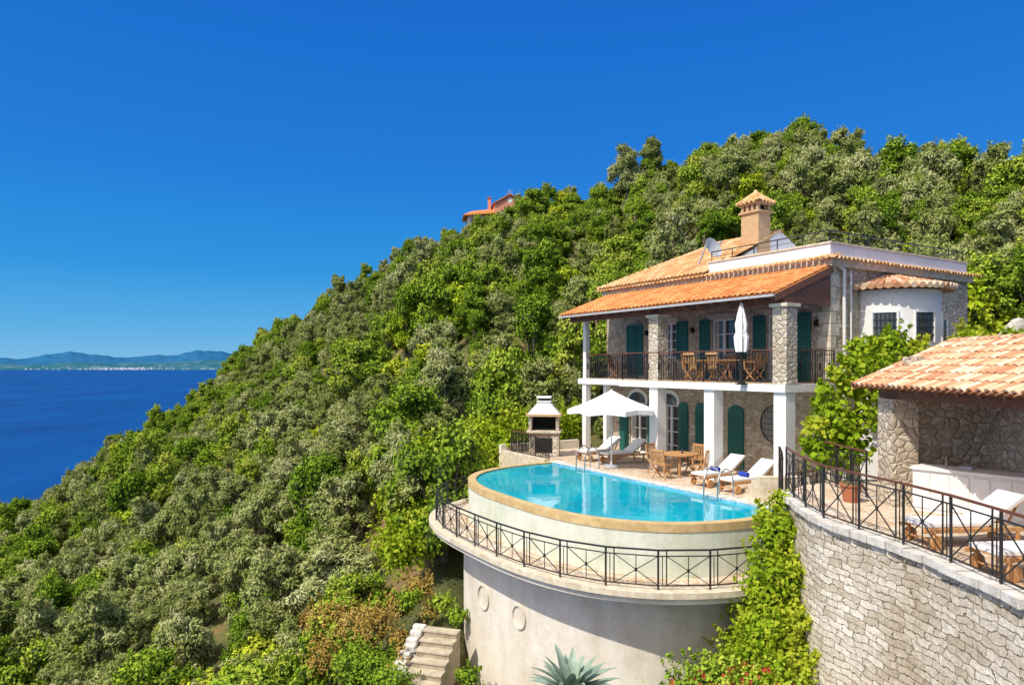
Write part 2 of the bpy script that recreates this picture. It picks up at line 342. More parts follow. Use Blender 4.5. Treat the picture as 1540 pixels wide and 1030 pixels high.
# distant coast
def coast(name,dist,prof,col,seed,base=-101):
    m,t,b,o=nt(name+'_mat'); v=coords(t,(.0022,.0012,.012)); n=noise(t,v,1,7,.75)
    t.links.new(ramp(t,n.outputs[0],[(.38,col[0]),(.5,col[1]),(.64,col[2])]),b.inputs['Base Color']); b.inputs['Roughness'].default_value=1; b.inputs['Specular IOR Level'].default_value=0  # hill colours have aerial haze painted in as blue
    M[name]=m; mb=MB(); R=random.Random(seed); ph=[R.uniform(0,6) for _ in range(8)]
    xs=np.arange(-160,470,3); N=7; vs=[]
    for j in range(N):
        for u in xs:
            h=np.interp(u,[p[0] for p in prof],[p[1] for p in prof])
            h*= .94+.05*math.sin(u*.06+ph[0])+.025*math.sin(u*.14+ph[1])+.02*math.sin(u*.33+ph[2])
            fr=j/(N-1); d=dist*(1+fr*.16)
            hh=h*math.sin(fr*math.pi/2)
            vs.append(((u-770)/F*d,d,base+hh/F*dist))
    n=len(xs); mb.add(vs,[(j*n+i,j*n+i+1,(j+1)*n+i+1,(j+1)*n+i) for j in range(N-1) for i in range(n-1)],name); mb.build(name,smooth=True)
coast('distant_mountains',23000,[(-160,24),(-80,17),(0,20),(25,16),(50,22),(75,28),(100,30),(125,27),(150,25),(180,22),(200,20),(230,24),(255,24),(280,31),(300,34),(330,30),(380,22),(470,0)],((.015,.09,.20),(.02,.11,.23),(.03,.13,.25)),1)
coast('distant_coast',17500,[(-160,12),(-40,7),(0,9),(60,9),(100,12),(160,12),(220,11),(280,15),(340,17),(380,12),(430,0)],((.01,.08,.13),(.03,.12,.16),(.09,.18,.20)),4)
mb=MB(); R=random.Random(3); M['town']=mat_plain('town_white',(.66,.69,.70),.9)
for i in range(210):
    u=R.gauss(180,26) if i<130 else R.uniform(30,335); d=17480; x=(u-770)/F*d; w=R.uniform(8,24); q=R.random()**2*(.35 if i<130 else .9)
    d+=q*17500*.09; z=-100+ math.sin(q*.9)*130
    mb.box(x-w,x+w,d-30,d,z,z+R.uniform(16,32),'town')
mb.build('distant_town')
# ------------------------------------------------------------------ foliage
def foliage(name,blobs,n,L,Wd,leafm,seed,trunk=None,core=True,out=.45,parent=None,mat=None,link=True,corer=.66,twigs=.16):
    g=np.random.default_rng(seed)
    C=np.array([b[0] for b in blobs],float); Rr=np.array([b[1] for b in blobs],float)
    p=Rr**2/np.sum(Rr**2); k=g.choice(len(blobs),n,p=p)
    d=g.normal(size=(n,3)); d/=np.linalg.norm(d,axis=1)[:,None]
    d[:,2]=np.where((d[:,2]<-.3)&(g.random(n)<.6),-d[:,2],d[:,2])
    rad=.68+out*g.random(n)**1.5
    lump=1+.16*np.sin(d[:,0]*6+k)*np.sin(d[:,1]*7+k*2)+.13*np.sin(d[:,2]*9+k)+.08*np.sin(d[:,0]*17+d[:,1]*13+k)
    sq=np.array([1,1,.9])
    P=C[k]+d*(Rr[k]*rad*lump)[:,None]*sq
    # feathery twigs leaving the crown
    nt_=int(n*twigs); nw=max(1,nt_//28)
    wk=g.choice(len(blobs),nw,p=p); wd=g.normal(size=(nw,3)); wd[:,2]=np.abs(wd[:,2])*.9+.2; wd/=np.linalg.norm(wd,axis=1)[:,None]
    wi=g.integers(0,nw,nt_); tt=g.random(nt_)
    P[:nt_]=C[wk[wi]]+wd[wi]*(Rr[wk[wi]]*(.75+.75*tt))[:,None]+np.array([0,0,.08])*(tt**2)[:,None]+g.normal(size=(nt_,3))*(.075*(1.15-tt))[:,None]*L/.16
    d[:nt_]=wd[wi]; k[:nt_]=wk[wi]; rad[:nt_]=.9+.25*tt
    nn=d+g.normal(size=(n,3))*.6+np.array([0,0,.25]); nn/=np.linalg.norm(nn,axis=1)[:,None]
    a=g.normal(size=(n,3))*.8+np.array([0,0,.7])+d*.4; a-=nn*np.sum(a*nn,axis=1)[:,None]; a/=np.linalg.norm(a,axis=1)[:,None]
    b=np.cross(nn,a); s=(.65+.7*g.random(n))[:,None]
    V=np.stack([P-a*L/2*s,P+b*Wd/2*s+a*L*.08*s,P+a*L/2*s,P-b*Wd/2*s+a*L*.08*s],1).reshape(-1,3)
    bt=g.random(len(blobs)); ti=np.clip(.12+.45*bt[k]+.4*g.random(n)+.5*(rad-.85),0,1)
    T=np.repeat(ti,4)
    nf=n; faces=np.arange(n*4).reshape(-1,4)
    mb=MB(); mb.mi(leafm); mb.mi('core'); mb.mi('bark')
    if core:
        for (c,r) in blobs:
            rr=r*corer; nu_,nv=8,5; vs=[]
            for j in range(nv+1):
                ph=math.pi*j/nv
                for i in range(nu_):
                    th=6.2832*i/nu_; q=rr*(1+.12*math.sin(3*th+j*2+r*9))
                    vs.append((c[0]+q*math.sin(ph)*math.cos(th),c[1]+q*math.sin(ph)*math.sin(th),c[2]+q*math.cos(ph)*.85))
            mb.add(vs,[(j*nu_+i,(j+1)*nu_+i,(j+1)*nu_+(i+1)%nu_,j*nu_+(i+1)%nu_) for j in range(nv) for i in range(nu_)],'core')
    if trunk:
        for (a0,b0,r0,r1) in trunk: mb.cyl(a0,b0,r0,r1,7,'bark')
    o=len(mb.v)
    allv=np.concatenate([np.array(mb.v,float).reshape(-1,3),V]) if o else V
    me=bpy.data.meshes.new(name)
    fl=list(mb.f)
    me.vertices.add(len(allv)); me.vertices.foreach_set('co',allv.ravel())
    lt=[len(f) for f in fl]+[4]*nf; lv=[i for f in fl for i in f]
    lv=np.concatenate([np.array(lv,dtype=np.int32),(faces+o).ravel().astype(np.int32)])
    me.loops.add(len(lv)); me.loops.foreach_set('vertex_index',lv)
    me.polygons.add(len(lt)); st=np.concatenate([[0],np.cumsum(lt)[:-1]]).astype(np.int32); me.polygons.foreach_set('loop_start',st)
    for kk in mb.mats: me.materials.append(M[kk])
    mi=np.array(mb.m+[0]*nf,dtype=np.int32); me.polygons.foreach_set('material_index',mi)
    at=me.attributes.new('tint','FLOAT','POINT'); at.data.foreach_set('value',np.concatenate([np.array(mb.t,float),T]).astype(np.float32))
    me.update(calc_edges=True); me.validate()
    ob=bpy.data.objects.new(name,me)
    if link: scene.collection.objects.link(ob)
    if parent: ob.parent=parent
    elif mat is not None: ob.matrix_world=mat
    return ob
def crown(seed,R0,H,n,z0,rb=(.45,.85)):
    R=random.Random(seed); bl=[]
    for i in range(n):
        a=R.random()*6.283; q=R.random()**.5; h=R.random()
        w=R0*(1-.55*abs(h-.35)**1.2*1.6)*q
        r=R.uniform(*rb)*(1-.25*q)
        bl.append(((w*math.cos(a),w*math.sin(a),z0+h*H),r))
    return bl
def tree(name,seed,R0,H,n,z0,nl,L,W,mt,rb=(.45,.85),corer=.66):
    bl=crown(seed,R0,H,n,z0,rb); R=random.Random(seed+5)
    tr=[((0,0,-.6),(R.uniform(-.15,.15),R.uniform(-.15,.15),z0*.75),.17,.12)]
    top=tr[0][1]
    for i in range(0,min(len(bl),9)):
        tr.append((top,bl[i][0],.075,.025))
    return foliage(name,bl,nl,L,W,mt,seed,tr,link=False,corer=corer)
tcol=bpy.data.collections.new('tree_kinds')
specs=[('a_olive',1,1.6,2.6,32,.9,9500,.19,.06,'leaf_olive',(.32,.7)),
('b_olive',2,1.9,2.1,36,.8,9500,.19,.06,'leaf_olive',(.3,.65)),
('c_olive',3,1.4,3.2,34,1.0,9500,.20,.06,'leaf_olive',(.28,.6)),
('d_oak',4,1.7,2.8,32,.8,9000,.15,.095,'leaf_green',(.35,.75)),
('e_oak',5,2.0,2.2,36,.7,9000,.15,.095,'leaf_green',(.32,.7)),
('f_bay',6,1.25,3.5,34,.8,9000,.18,.085,'leaf_green',(.3,.62)),
('g_bright',7,1.5,1.9,24,.6,8000,.18,.11,'leaf_bright',(.35,.7)),
('h_dry',8,1.3,1.4,18,.5,5500,.16,.07,'leaf_dry',(.3,.55))]
for s in specs:
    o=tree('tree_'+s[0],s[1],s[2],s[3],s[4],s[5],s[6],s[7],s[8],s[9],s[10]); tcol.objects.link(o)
def instancer(name,items):
    me=bpy.data.meshes.new(name); me.from_pydata([i[0] for i in items],[],[])
    a=me.attributes.new('idx','INT','POINT'); a.data.foreach_set('value',[i[1] for i in items])
    a=me.attributes.new('rot','FLOAT_VECTOR','POINT'); a.data.foreach_set('vector',[c for i in items for c in i[2]])
    a=me.attributes.new('scl','FLOAT_VECTOR','POINT'); a.data.foreach_set('vector',[c for i in items for c in i[3]])
    ob=bpy.data.objects.new(name,me); scene.collection.objects.link(ob)
    g=bpy.data.node_groups.new(name+'_gn','GeometryNodeTree')
    g.interface.new_socket('Geometry',in_out='INPUT',socket_type='NodeSocketGeometry'); g.interface.new_socket('Geometry',in_out='OUTPUT',socket_type='NodeSocketGeometry')
    gi=g.nodes.new('NodeGroupInput'); go=g.nodes.new('NodeGroupOutput'); ci=g.nodes.new('GeometryNodeCollectionInfo'); ip=g.nodes.new('GeometryNodeInstanceOnPoints')
    ci.inputs['Collection'].default_value=tcol; ci.inputs['Separate Children'].default_value=True; ci.inputs['Reset Children'].default_value=True
    def na(n,ty):
        x=g.nodes.new('GeometryNodeInputNamedAttribute'); x.data_type=ty; x.inputs['Name'].default_value=n
        return [s for s in x.outputs if s.enabled and s.name=='Attribute'][0]
    g.links.new(gi.outputs[0],ip.inputs['Points']); g.links.new(ci.outputs[0],ip.inputs['Instance']); ip.inputs['Pick Instance'].default_value=True
    g.links.new(na('idx','INT'),ip.inputs['Instance Index']); g.links.new(na('rot','FLOAT_VECTOR'),ip.inputs['Rotation']); g.links.new(na('scl','FLOAT_VECTOR'),ip.inputs['Scale'])
    g.links.new(ip.outputs[0],go.inputs[0])
    md=ob.modifiers.new('GN','NODES'); md.node_group=g
    return ob
ridge_u=[-900,0,200,380,530,700,900,1100,1210,1320,1540,2600]; ridge_d=[100,135,158,178,172,162,148,132,122,108,98,95]
PC=(-3.3,-2.4)
def sell(a,b,n=2.8,N=72):
    out=[]
    for i in range(N+1):
        th=math.pi+math.pi*i/N; c=math.cos(th); s=math.sin(th)
        out.append((PC[0]+a*math.copysign(abs(c)**(2/n),c),PC[1]-b*abs(s)**(2/n)))
    return out
def near_drum(x,y,mg):
    l=MVi@Vector((x,y,0)); return (abs((l.x-PC[0])/(6.3+mg))**2.8+abs((l.y-PC[1])/(6.2+mg))**2.8)<1
items=[]; R=random.Random(11)
def scatter(d0,d1,sp,smin,smax,prob,kinds,small=False):
    y=d0
    while y<d1:
        x=-1.0*y*1.02
        while x<y*1.0:
            px=x+R.uniform(-.5,.5)*sp; py=y+R.uniform(-.5,.5)*sp; x+=sp
            u=770+F*px/py
            if u<-200 or u>1720 or R.random()>prob: continue
            if py>np.interp(u,ridge_u,ridge_d)+5: continue
            mg=1.2 if small else 2.4
            if inhouse(px,py,mg): continue
            if near_drum(px,py,.5 if small else 1.6): continue
            s=R.uniform(smin,smax)
            if not small and py<25 and 560<u: continue
            if small and (py<18 or (580<u<760 and py<22.5)): continue
            if py<19 and not small: continue
            if u>1230 and py<27: continue
            if abs(px+3.5)<9.5 and 132<py<158: continue
            z=hz(px,py)
            if z<-95: continue
            k=R.choices(range(8),weights=kinds)[0]
            q=math.sin(px*.09+1)+math.sin(py*.11+px*.04)
            if q>0.6 and R.random()<.55: k=R.choice([3,4,5,6])
            if q<-.6 and R.random()<.55: k=R.choice([0,1,2])
            items.append(((px,py,z),k,(R.uniform(-.1,.1),R.uniform(-.1,.1),R.random()*6.283),(s,s*R.uniform(.85,1.15),s*R.uniform(.8,1.3))))
        y+=sp
scatter(19,60,2.4,.6,1.25,.95,[3,3,3,3,3,2,1.4,.5])
scatter(60,190,3.3,.75,1.65,.95,[3,3,3,3,3,2.5,1.3,.3])
scatter(18,52,2.4,.3,.55,.65,[1,1,1,2,2,1,2.5,3],True)
instancer('hillside_trees',items); print('TREES',len(items))
tall=crown(31,3.1,6.5,44,3.0,(.6,1.15))
tx,ty=(943-770)/F*112,112.
foliage('tall_tree',tall,26000,.34,.13,'leaf_olive',31,[((0,0,-2),(.2,.1,3.5),.35,.25)]+[((.2,.1,3.2),b[0],.14,.04) for b in tall[:12]],mat=WM(tx,ty,hz(tx,ty)+3.4),corer=.45,out=.6)
tall2=crown(37,2.2,4.5,30,2.2,(.5,.9))
foliage('tall_tree',tall2,16000,.3,.12,'leaf_olive',37,[((0,0,-2),(.2,.1,2.5),.3,.2)]+[((.2,.1,2.3),b[0],.12,.04) for b in tall2[:10]],mat=WM(tx+4.2,ty+2,hz(tx+4.2,ty+2)+3.0),corer=.45,out=.6)
# ------------------------------------------------------------------ villa
E=empty('stone_villa',MV)
def wall_holes(mb,x0,x1,z0,z1,y0,y1,holes,k):
    xs=sorted({x0,x1,*[h[0] for h in holes],*[h[1] for h in holes]}); zs=sorted({z0,z1,*[h[2] for h in holes],*[h[3] for h in holes]})
    for i in range(len(xs)-1):
        for j in range(len(zs)-1):
            cx=(xs[i]+xs[i+1])/2; cz=(zs[j]+zs[j+1])/2
            if any(h[0]<cx<h[1] and h[2]<cz<h[3] for h in holes): continue
            mb.box(xs[i],xs[i+1],y0,y1,zs[j],zs[j+1],k)
holes_u=[(-2.35,-1.25,3.2,5.4),(-4.8,-3.75,3.2,5.4),(-7.35,-6.6,4.0,5.4)]
holes_l=[(-7.4,-6.5,0.03,2.15),(-9.35,-8.3,.03,2.15)]
mb=MB()
wall_holes(mb,-10.9,0,-1,7.0,2.2,2.5,holes_u+holes_l,'rubble')
mb.box(-.3,0,2.503,10.5,-2,7.0,'rubble'); mb.box(-10.9,-10.6,2.503,10.5,-2,7.0,'rubble'); mb.box(-10.597,-.303,10.2,10.5,-2,7.0,'rubble')
for i in range(18):
    z=.02+i*.385; L_=.42 if i%2 else .26; W_=.26 if i%2 else .42
    mb.box(-L_,.018,2.182,2.2+W_,z,z+.365,'coping')
mb.build('stone_walls',E)
mb=MB()
def window(x0,x1,z0,z1,y,dbl=True,panes=4):
    mb.box(x0,x1,y+.17,y+.19,z0,z1,'glass')
    mb.box(x0,x0+(x1-x0)*.22,y+.155,y+.168,z0+.1,z1,'curtain')
    w=.06
    mb.box(x0,x0+w,y+.08,y+.15,z0,z1,'white'); mb.box(x1-w,x1,y+.08,y+.15,z0,z1,'white')
    mb.box(x0+w,x1-w,y+.08,y+.15,z1-w,z1,'white'); mb.box(x0+w,x1-w,y+.08,y+.15,z0,z0+.1,'white')
    xm=(x0+x1)/2; mb.box(xm-.05,xm+.05,y+.078,y+.152,z0+.1,z1-w,'white')
    for i in range(1,panes):
        z=z0+(z1-z0)*i/panes; mb.box(x0+w,xm-.05,y+.09,y+.14,z-.018,z+.018,'white'); mb.box(xm+.05,x1-w,y+.09,y+.14,z-.018,z+.018,'white')
def shutter(x0,x1,z0,z1,y,k='green'):
    mb.box(x0,x1,y-.035,y-.008,z0,z1,k)
    f=.055
    mb.box(x0,x0+f,y-.06,y-.036,z0,z1,k); mb.box(x1-f,x1,y-.06,y-.036,z0,z1,k)
    for z in (z0,(z0+z1)/2-.03,z1-.06): mb.box(x0+f,x1-f,y-.06,y-.036,z,z+.06,k)
    n=int((z1-z0)/.085)
    for i in range(n):
        z=z0+.08+i*.085
        if z>z1-.1: break
        mb.bar((x0+f,y-.045,z),(x1-f,y-.045,z),.035,k,.012,up=(0,.7,.7))
for h in holes_u+holes_l: window(*h,2.2)
for h in holes_u:
    mb.box(h[0]-.14,h[1]+.14,2.17,2.197,h[3]+.003,h[3]+.2,'coping')
for (a,b) in ((-1.2,-.67),(-2.9,-2.4),(-3.7,-3.2),(-5.36,-4.87),(-6.55,-5.97),(-8.0,-7.4)): shutter(a,b,3.2 if a>-5.5 else 3.95,5.42,2.2)
shutter(-9.5,-9.02,3.3,5.42,2.2); shutter(-9.0,-8.5,3.3,5.42,2.2)
def archp(x0,x1,z0,z1,y0,y1,k,n=10):
    r=(x1-x0)/2; cx=(x0+x1)/2; zb=z1-r*.75
    out=[(x0,z0),(x1,z0)]+[(cx+r*math.cos(math.pi*i/n),zb+r*.75*math.sin(math.pi*i/n)) for i in range(n+1)]
    mb.xzprism(out,y0,y1,k)
for (a,b) in ((-3.98,-3.30),(-5.55,-5.0),(-6.42,-5.95),(-8.2,-7.75),(-9.95,-9.42)):
    archp(a,b,.05,2.3,2.13,2.19,'green')
    for i in range(18): mb.bar((a+.06,2.125,.2+i*.1),(b-.06,2.125,.2+i*.1),.03,'green',.012,up=(0,.7,.7))
for (a,b) in ((-7.4,-6.5),(-9.35,-8.3)):
    archp(a-.1,b+.1,2.152,2.75,2.14,2.195,'white'); archp(a+.02,b-.02,2.16,2.6,2.12,2.138,'glass')
gx,gz=-2.0,1.75
for i in range(24):
    a=6.2832*i/24;b=6.2832*(i+1)/24
    mb.bar((gx+.55*math.cos(a),2.12,gz+.62*math.sin(a)),(gx+.55*math.cos(b),2.12,gz+.62*math.sin(b)),.03,'iron')
mb.xzprism([(gx+.5*math.cos(6.2832*i/24),gz+.57*math.sin(6.2832*i/24)) for i in range(24)],2.17,2.195,'curtain')
for i in range(-4,5):
    hh=.6*math.sqrt(max(0,1-(i*.12/.55)**2)); mb.bar((gx+i*.12,2.11,gz-hh),(gx+i*.12,2.11,gz+hh),.018,'iron')
for j in (-.4,-.2,0,.2,.4): mb.bar((gx-.45,2.10,gz+j),(gx+.45,2.10,gz+j),.018,'iron')
for x in (-.45,-5.7,-8.25): 
    mb.box(x-.05,x+.05,2.08,2.197,4.95,5.15,'dark')
mb.build('windows_and_shutters',E)
# balcony slab, columns
mb=MB()
mb.box(-7.1,.25,-.3,2.18,2.93,3.15,'white'); mb.box(-10.7,-7.103,.45,2.18,2.93,3.15,'white')
for x in (0,-2.7,-5.3): mb.box(x-.21,x+.21,-.21,.21,0,2.928,'white')
mb.box(-10.45,-10.2,.5,.75,0,2.928,'white'); mb.box(-10.42,-10.22,.52,.72,3.152,5.75,'white')
mb.box(-9.4,-9.2,.8,1.0,0,2.928,'white')
mb.build('balcony_and_columns',E)
mb=MB()
mb.box(-7.05,.2,-.25,2.17,3.152,3.17,'paving'); mb.box(-10.65,-7.052,.5,2.17,3.152,3.17,'paving'); mb.build('balcony_floor',E)
mb=MB()
for x in (0,-5.3):
    mb.box(x-.24,x+.24,-.22,.26,3.172,5.42,'rubble2'); mb.box(x-.31,x+.31,-.29,.33,5.42,5.52,'coping')
mb.build('stone_pillars',E)
mb=MB()
railing(mb,[(-.25,-.2,3.17),(-2.8,-.2,3.17),(-7.0,-.2,3.17)],1.0,'bars',1.35); railing(mb,[(-7.0,-.2,3.17),(-7.0,.55,3.17)],1.0,'bars',.8)
railing(mb,[(-7.0,.55,3.17),(-10.6,.55,3.17)],1.0,'bars',1.2); railing(mb,[(.15,.3,3.17),(.15,2.15,3.17)],1.0,'bars',.95)
railing(mb,[(-10.6,.55,3.17),(-10.6,2.1,3.17)],1.0,'bars',.8)
mb.build('balcony_railing',E)
# canopy roof
mb=MB()
y0,z0,y1,z1=-.55,5.78,1.95,6.72; sl=math.hypot(y1-y0,z1-z0); ey=((0,(y1-y0)/sl,(z1-z0)/sl))
mb.tint=.2
mb.add([(-10.6,y0,z0),(.12,y0,z0),(.12,y1,z1),(-10.6,y1,z1),(-10.6,y0,z0-.05),(.12,y0,z0-.05),(.12,y1,z1-.05),(-10.6,y1,z1-.05)],[(0,1,2,3),(7,6,5,4),(0,4,5,1),(1,5,6,2),(3,7,4,0)],'tile_new')
tiles(mb,(-10.62,y0-.05,z0-.01),(1,0,0),ey,10.76,sl+.05,lambda x,y:True,'tile_new')
mb.build('canopy_tiles',E)
mb=MB()
for i in range(19):
    x=-10.45+i*.58; mb.bar((x,y0+.03,z0-.115),(x,y1+.2,z1-.045),.08,'beam',.12)
mb.box(-10.5,.05,-.12,.08,5.53,5.72,'beam'); mb.bar((.1,y0,z0-.12),(.1,2.15,z1-.05),.05,'beam',.2)
mb.add([(.04,-.1,5.55),(.04,2.15,5.55),(.04,2.15,6.65),(.04,-.1,5.85),(0,-.1,5.55),(0,2.15,5.55),(0,2.15,6.65),(0,-.1,5.85)],[(0,1,2,3),(7,6,5,4),(0,4,5,1)],'beam')
mb.bar((-10.6,y0-.06,z0-.05),(.12,y0-.06,z0-.05),.07,'grey',.07)
mb.build('canopy_timber',E)
# eave cornice
mb=MB(); mb.tint=.3
mb.box(-11.05,.15,2.05,2.18,6.78,7.0,'coping'); mb.box(.02,.15,2.183,10.6,6.78,7.0,'coping')
n3=lambda x,y:True
e2=Vector((0,.5,.16)).normalized(); tiles(mb,(-11.2,1.78,6.93),(1,0,0),e2,11.55,.5,n3,'tile_old',.21,.3)
e3=Vector((-.5,0,.16)).normalized(); tiles(mb,(.36,1.85,6.93),(0,1,0),e3,8.95,.5,n3,'tile_old',.21,.3)
mb.build('eave_cornice',E)
# parapet, roof terrace
mb=MB()
mb.box(-10.9,0,2.2,10.5,7.003,7.06,'white')
mb.box(-5.0,-.02,2.22,2.42,7.063,7.5,'white'); mb.box(-.22,-.02,2.423,10.48,7.063,7.5,'white'); mb.box(-5,-.223,10.28,10.48,7.063,7.5,'white')
mb.box(-5.02,.02,2.18,2.46,7.503,7.56,'coping'); mb.box(-.26,.02,2.463,10.52,7.503,7.56,'coping')
mb.build('roof_parapet',E)
mb=MB()
for P in ([(-4.9,2.32,7.56),(-.12,2.32,7.56)],[(-.12,2.32,7.56),(-.12,10.4,7.56)],[(-.12,10.4,7.56),(-4.9,10.4,7.56)]):
    Q=resample(P,1.0)
    for i,a in enumerate(Q):
        mb.bar(a,a+Vector((0,0,.36)),.025,'iron')
        if i<len(Q)-1: mb.bar(a+Vector((0,0,.36)),Q[i+1]+Vector((0,0,.36)),.035,'iron'); mb.bar(a+Vector((0,0,.18)),Q[i+1]+Vector((0,0,.18)),.015,'iron')
mb.build('roof_railing',E)
# hipped roof
mb=MB(); ez=7.08; rz=9.1; ry=6.35; hx=-8.2; xl=-11.2; yf=1.9; yb=10.8
mb.tint=.25
A=(xl,yf,ez);B=(-5,yf,ez);C=(-5,yb,ez);D=(xl,yb,ez);G=(hx,ry,rz);H=(-5,ry,rz)
mb.add([A,B,C,D,G,H],[(0,1,5,4),(2,3,4,5),(3,0,4)],'tile_old')
sl=math.hypot(ry-yf,rz-ez); ey=Vector((0,ry-yf,rz-ez)).normalized()
tiles(mb,(xl,yf-.03,ez),(1,0,0),ey,-5-xl,sl,lambda x,y:x>(hx-xl)*y/sl,'tile_old')
sl2=math.hypot(hx-xl,rz-ez); ex2=Vector((hx-xl,0,rz-ez)).normalized(); w2=yb-yf
tiles(mb,(xl,yf,ez),(0,1,0),ex2,w2,sl2,lambda x,y:(ry-yf)*y/sl2<x<w2-(yb-ry)*y/sl2,'tile_old')
def ridgecap(p,q,k,r=.12):
    p=Vector(p);q=Vector(q);n=int((q-p).length/.33)+1
    for i in range(n):
        mb.tint=random.random(); mb.cyl(p.lerp(q,i/n),p.lerp(q,(i+1.1)/n),r,r*.85,8,k,False)
ridgecap(A,G,'tile_old');ridgecap(G,H,'tile_old')
mb.build('hipped_roof',E)
mb=MB(); mb.add([(-4.99,2.5,7.06),(-4.99,10.2,7.06),(-4.99,ry+.0,rz+.03),(-5.2,2.5,7.06),(-5.2,10.2,7.06),(-5.2,ry,rz+.03)],[(0,1,2),(5,4,3),(0,2,5,3),(1,4,5,2)],'white'); mb.build('gable_wall',E)
# chimney
mb=MB(); cx,cy=-5.35,5.3
mb.box(cx-.42,cx+.42,cy-.35,cy+.35,8.0,9.75,'brick'); mb.box(cx-.5,cx+.5,cy-.43,cy+.43,9.753,9.83,'brick')
for dx in (-.36,-.12,.12,.36):
    for dy in (-.3,.3): mb.box(cx+dx-.06,cx+dx+.06,cy+dy-.06,cy+dy+.06,9.832,10.08,'brick')
mb.box(cx-.25,cx+.25,cy-.2,cy+.2,9.832,10.08,'dark')
mb.box(cx-.5,cx+.5,cy-.43,cy+.43,10.082,10.14,'brick')
mb.tint=.6
mb.add([(cx-.56,cy-.5,10.143),(cx+.56,cy-.5,10.143),(cx+.56,cy+.5,10.143),(cx-.56,cy+.5,10.143),(cx-.1,cy-.1,10.6),(cx+.1,cy-.1,10.6),(cx+.1,cy+.1,10.6),(cx-.1,cy+.1,10.6)],[(0,1,5,4),(1,2,6,5),(2,3,7,6),(3,0,4,7),(4,5,6,7),(3,2,1,0)],'tile_old')
for (sx,sy) in ((-1,-1),(1,-1),(1,1),(-1,1)): ridgecap((cx+sx*.56,cy+sy*.5,10.15),(cx,cy,10.62),'tile_old',.07)
for i in range(5):
    for s in (-1,1):
        ridgecap((cx-.45+i*.22,cy+s*.52,10.16),(cx,cy+s*.05,10.6),'tile_old',.05); ridgecap((cx+s*.58,cy-.4+i*.2,10.16),(cx+s*.05,cy,10.6),'tile_old',.05)
mb.cyl((cx,cy,10.6),(cx,cy,10.72),.09,.06,8,'tile_old')
mb.build('chimney',E)
# bay
mb=MB(); bx,by,br=-.02,5.3,1.55
out=[(bx+br*math.cos(math.pi*(i/24)-math.pi/2),by+br*math.sin(math.pi*(i/24)-math.pi/2)) for i in range(25)]
mb.prism(out,-2,6.1,'white'); mb.build('round_bay',E,smooth=False)
mb=MB(); out2=[(bx+(br+.38)*math.cos(math.pi*i/24-math.pi/2),by+(br+.38)*math.sin(math.pi*i/24-math.pi/2)) for i in range(25)]
mb.tint=.2
mb.add([(x,y,6.14) for x,y in out2]+[(0.0,by,6.72)],[(i,i+1,25) for i in range(24)]+[tuple(range(24,-1,-1))],'tile_pale')
for i in range(26):
    a=math.pi*(i+.5)/26-math.pi/2
    for j in range(5):
        r0=(br+.42)*(1-j*.19); r1=(br+.42)*(1-(j+1.2)*.19); z_0=6.14+.58*(1-r0/(br+.38))+.05; z_1=6.14+.58*(1-r1/(br+.38))+.02
        if j>2 and i%2: continue
        mb.tint=random.random(); mb.cyl((bx+r0*math.cos(a),by+r0*math.sin(a),z_0),(bx+r1*math.cos(a),by+r1*math.sin(a),z_1),.10*(r0/2)**.5,.085*(r1/2)**.5,8,'tile_pale')
mb.build('bay_roof',E)
mb=MB()
for ac in (-62,-18,28):
    a=math.radians(ac)
    for i in range(6):
        a0=a+math.radians(-13+26*i/6); a1=a+math.radians(-13+26*(i+1)/6)
        def q(aa,r,z): return (bx+r*math.cos(aa),by+r*math.sin(aa),z)
        mb.add([q(a0,br+.01,4.45),q(a1,br+.01,4.45),q(a1,br+.01,5.38),q(a0,br+.01,5.38)],[(0,1,2,3)],'glass')
        mb.bar(q(a0,br+.04,4.45),q(a0,br+.04,5.38),.018,'iron')
        for z in (4.45,4.68,4.91,5.14,5.38): mb.bar(q(a0,br+.04,z),q(a1,br+.04,z),.022,'iron' if 4.5<z<5.3 else 'white')
    for aa in (-13,13): mb.bar(q(a+math.radians(aa),br+.03,4.42),q(a+math.radians(aa),br+.03,5.42),.06,'white')
mb.build('bay_windows',E)
mb=MB()
mb.cyl((.1,2.75,0),(.1,2.75,6.7),.05,.05,8,'white'); mb.cyl((.1,3.1,3.1),(.1,3.1,6.7),.03,.03,8,'white')
mb.bar((.1,2.75,6.7),(.05,2.4,6.85),.07,'white')
mb.build('drain_pipes',E)
mb=MB()
mb.box(.003,.02,8.2,9.0,4.4,5.35,'glass')
for y in (8.2,8.6,9.0): mb.box(.022,.05,y-.03,y+.03,4.4,5.35,'white')
mb.build('side_window',E)
# satellite dish
mb=MB(); N=16
c=Vector((0,0,0)); vs=[c]
for k,(r,dd) in enumerate(((.15,.02),(.3,.07),(.42,.14))):
    for i in range(N): vs.append(Vector((r*math.cos(6.2832*i/N),r*math.sin(6.2832*i/N),dd)))
fs=[(0,1+i,1+(i+1)%N) for i in range(N)]+[(1+k*N+i,1+(k+1)*N+i,1+(k+1)*N+(i+1)%N,1+k*N+(i+1)%N) for k in range(2) for i in range(N)]
mb.add(vs,fs,'grey'); mb.bar((0,-.35,.12),(0,0,.5),.02,'grey'); mb.cyl((0,0,.42),(0,0,.55),.04,.04,8,'grey'); mb.bar((0,0,-.02),(0,.3,-.1),.04,'grey'); mb.bar((0,.3,-.1),(0,-.25,-.75),.05,'grey')
mb.build('satellite_dish',mat=VW(-5.2,2.6,8.1)@Euler((math.radians(68),0,math.radians(92))).to_matrix().to_4x4())
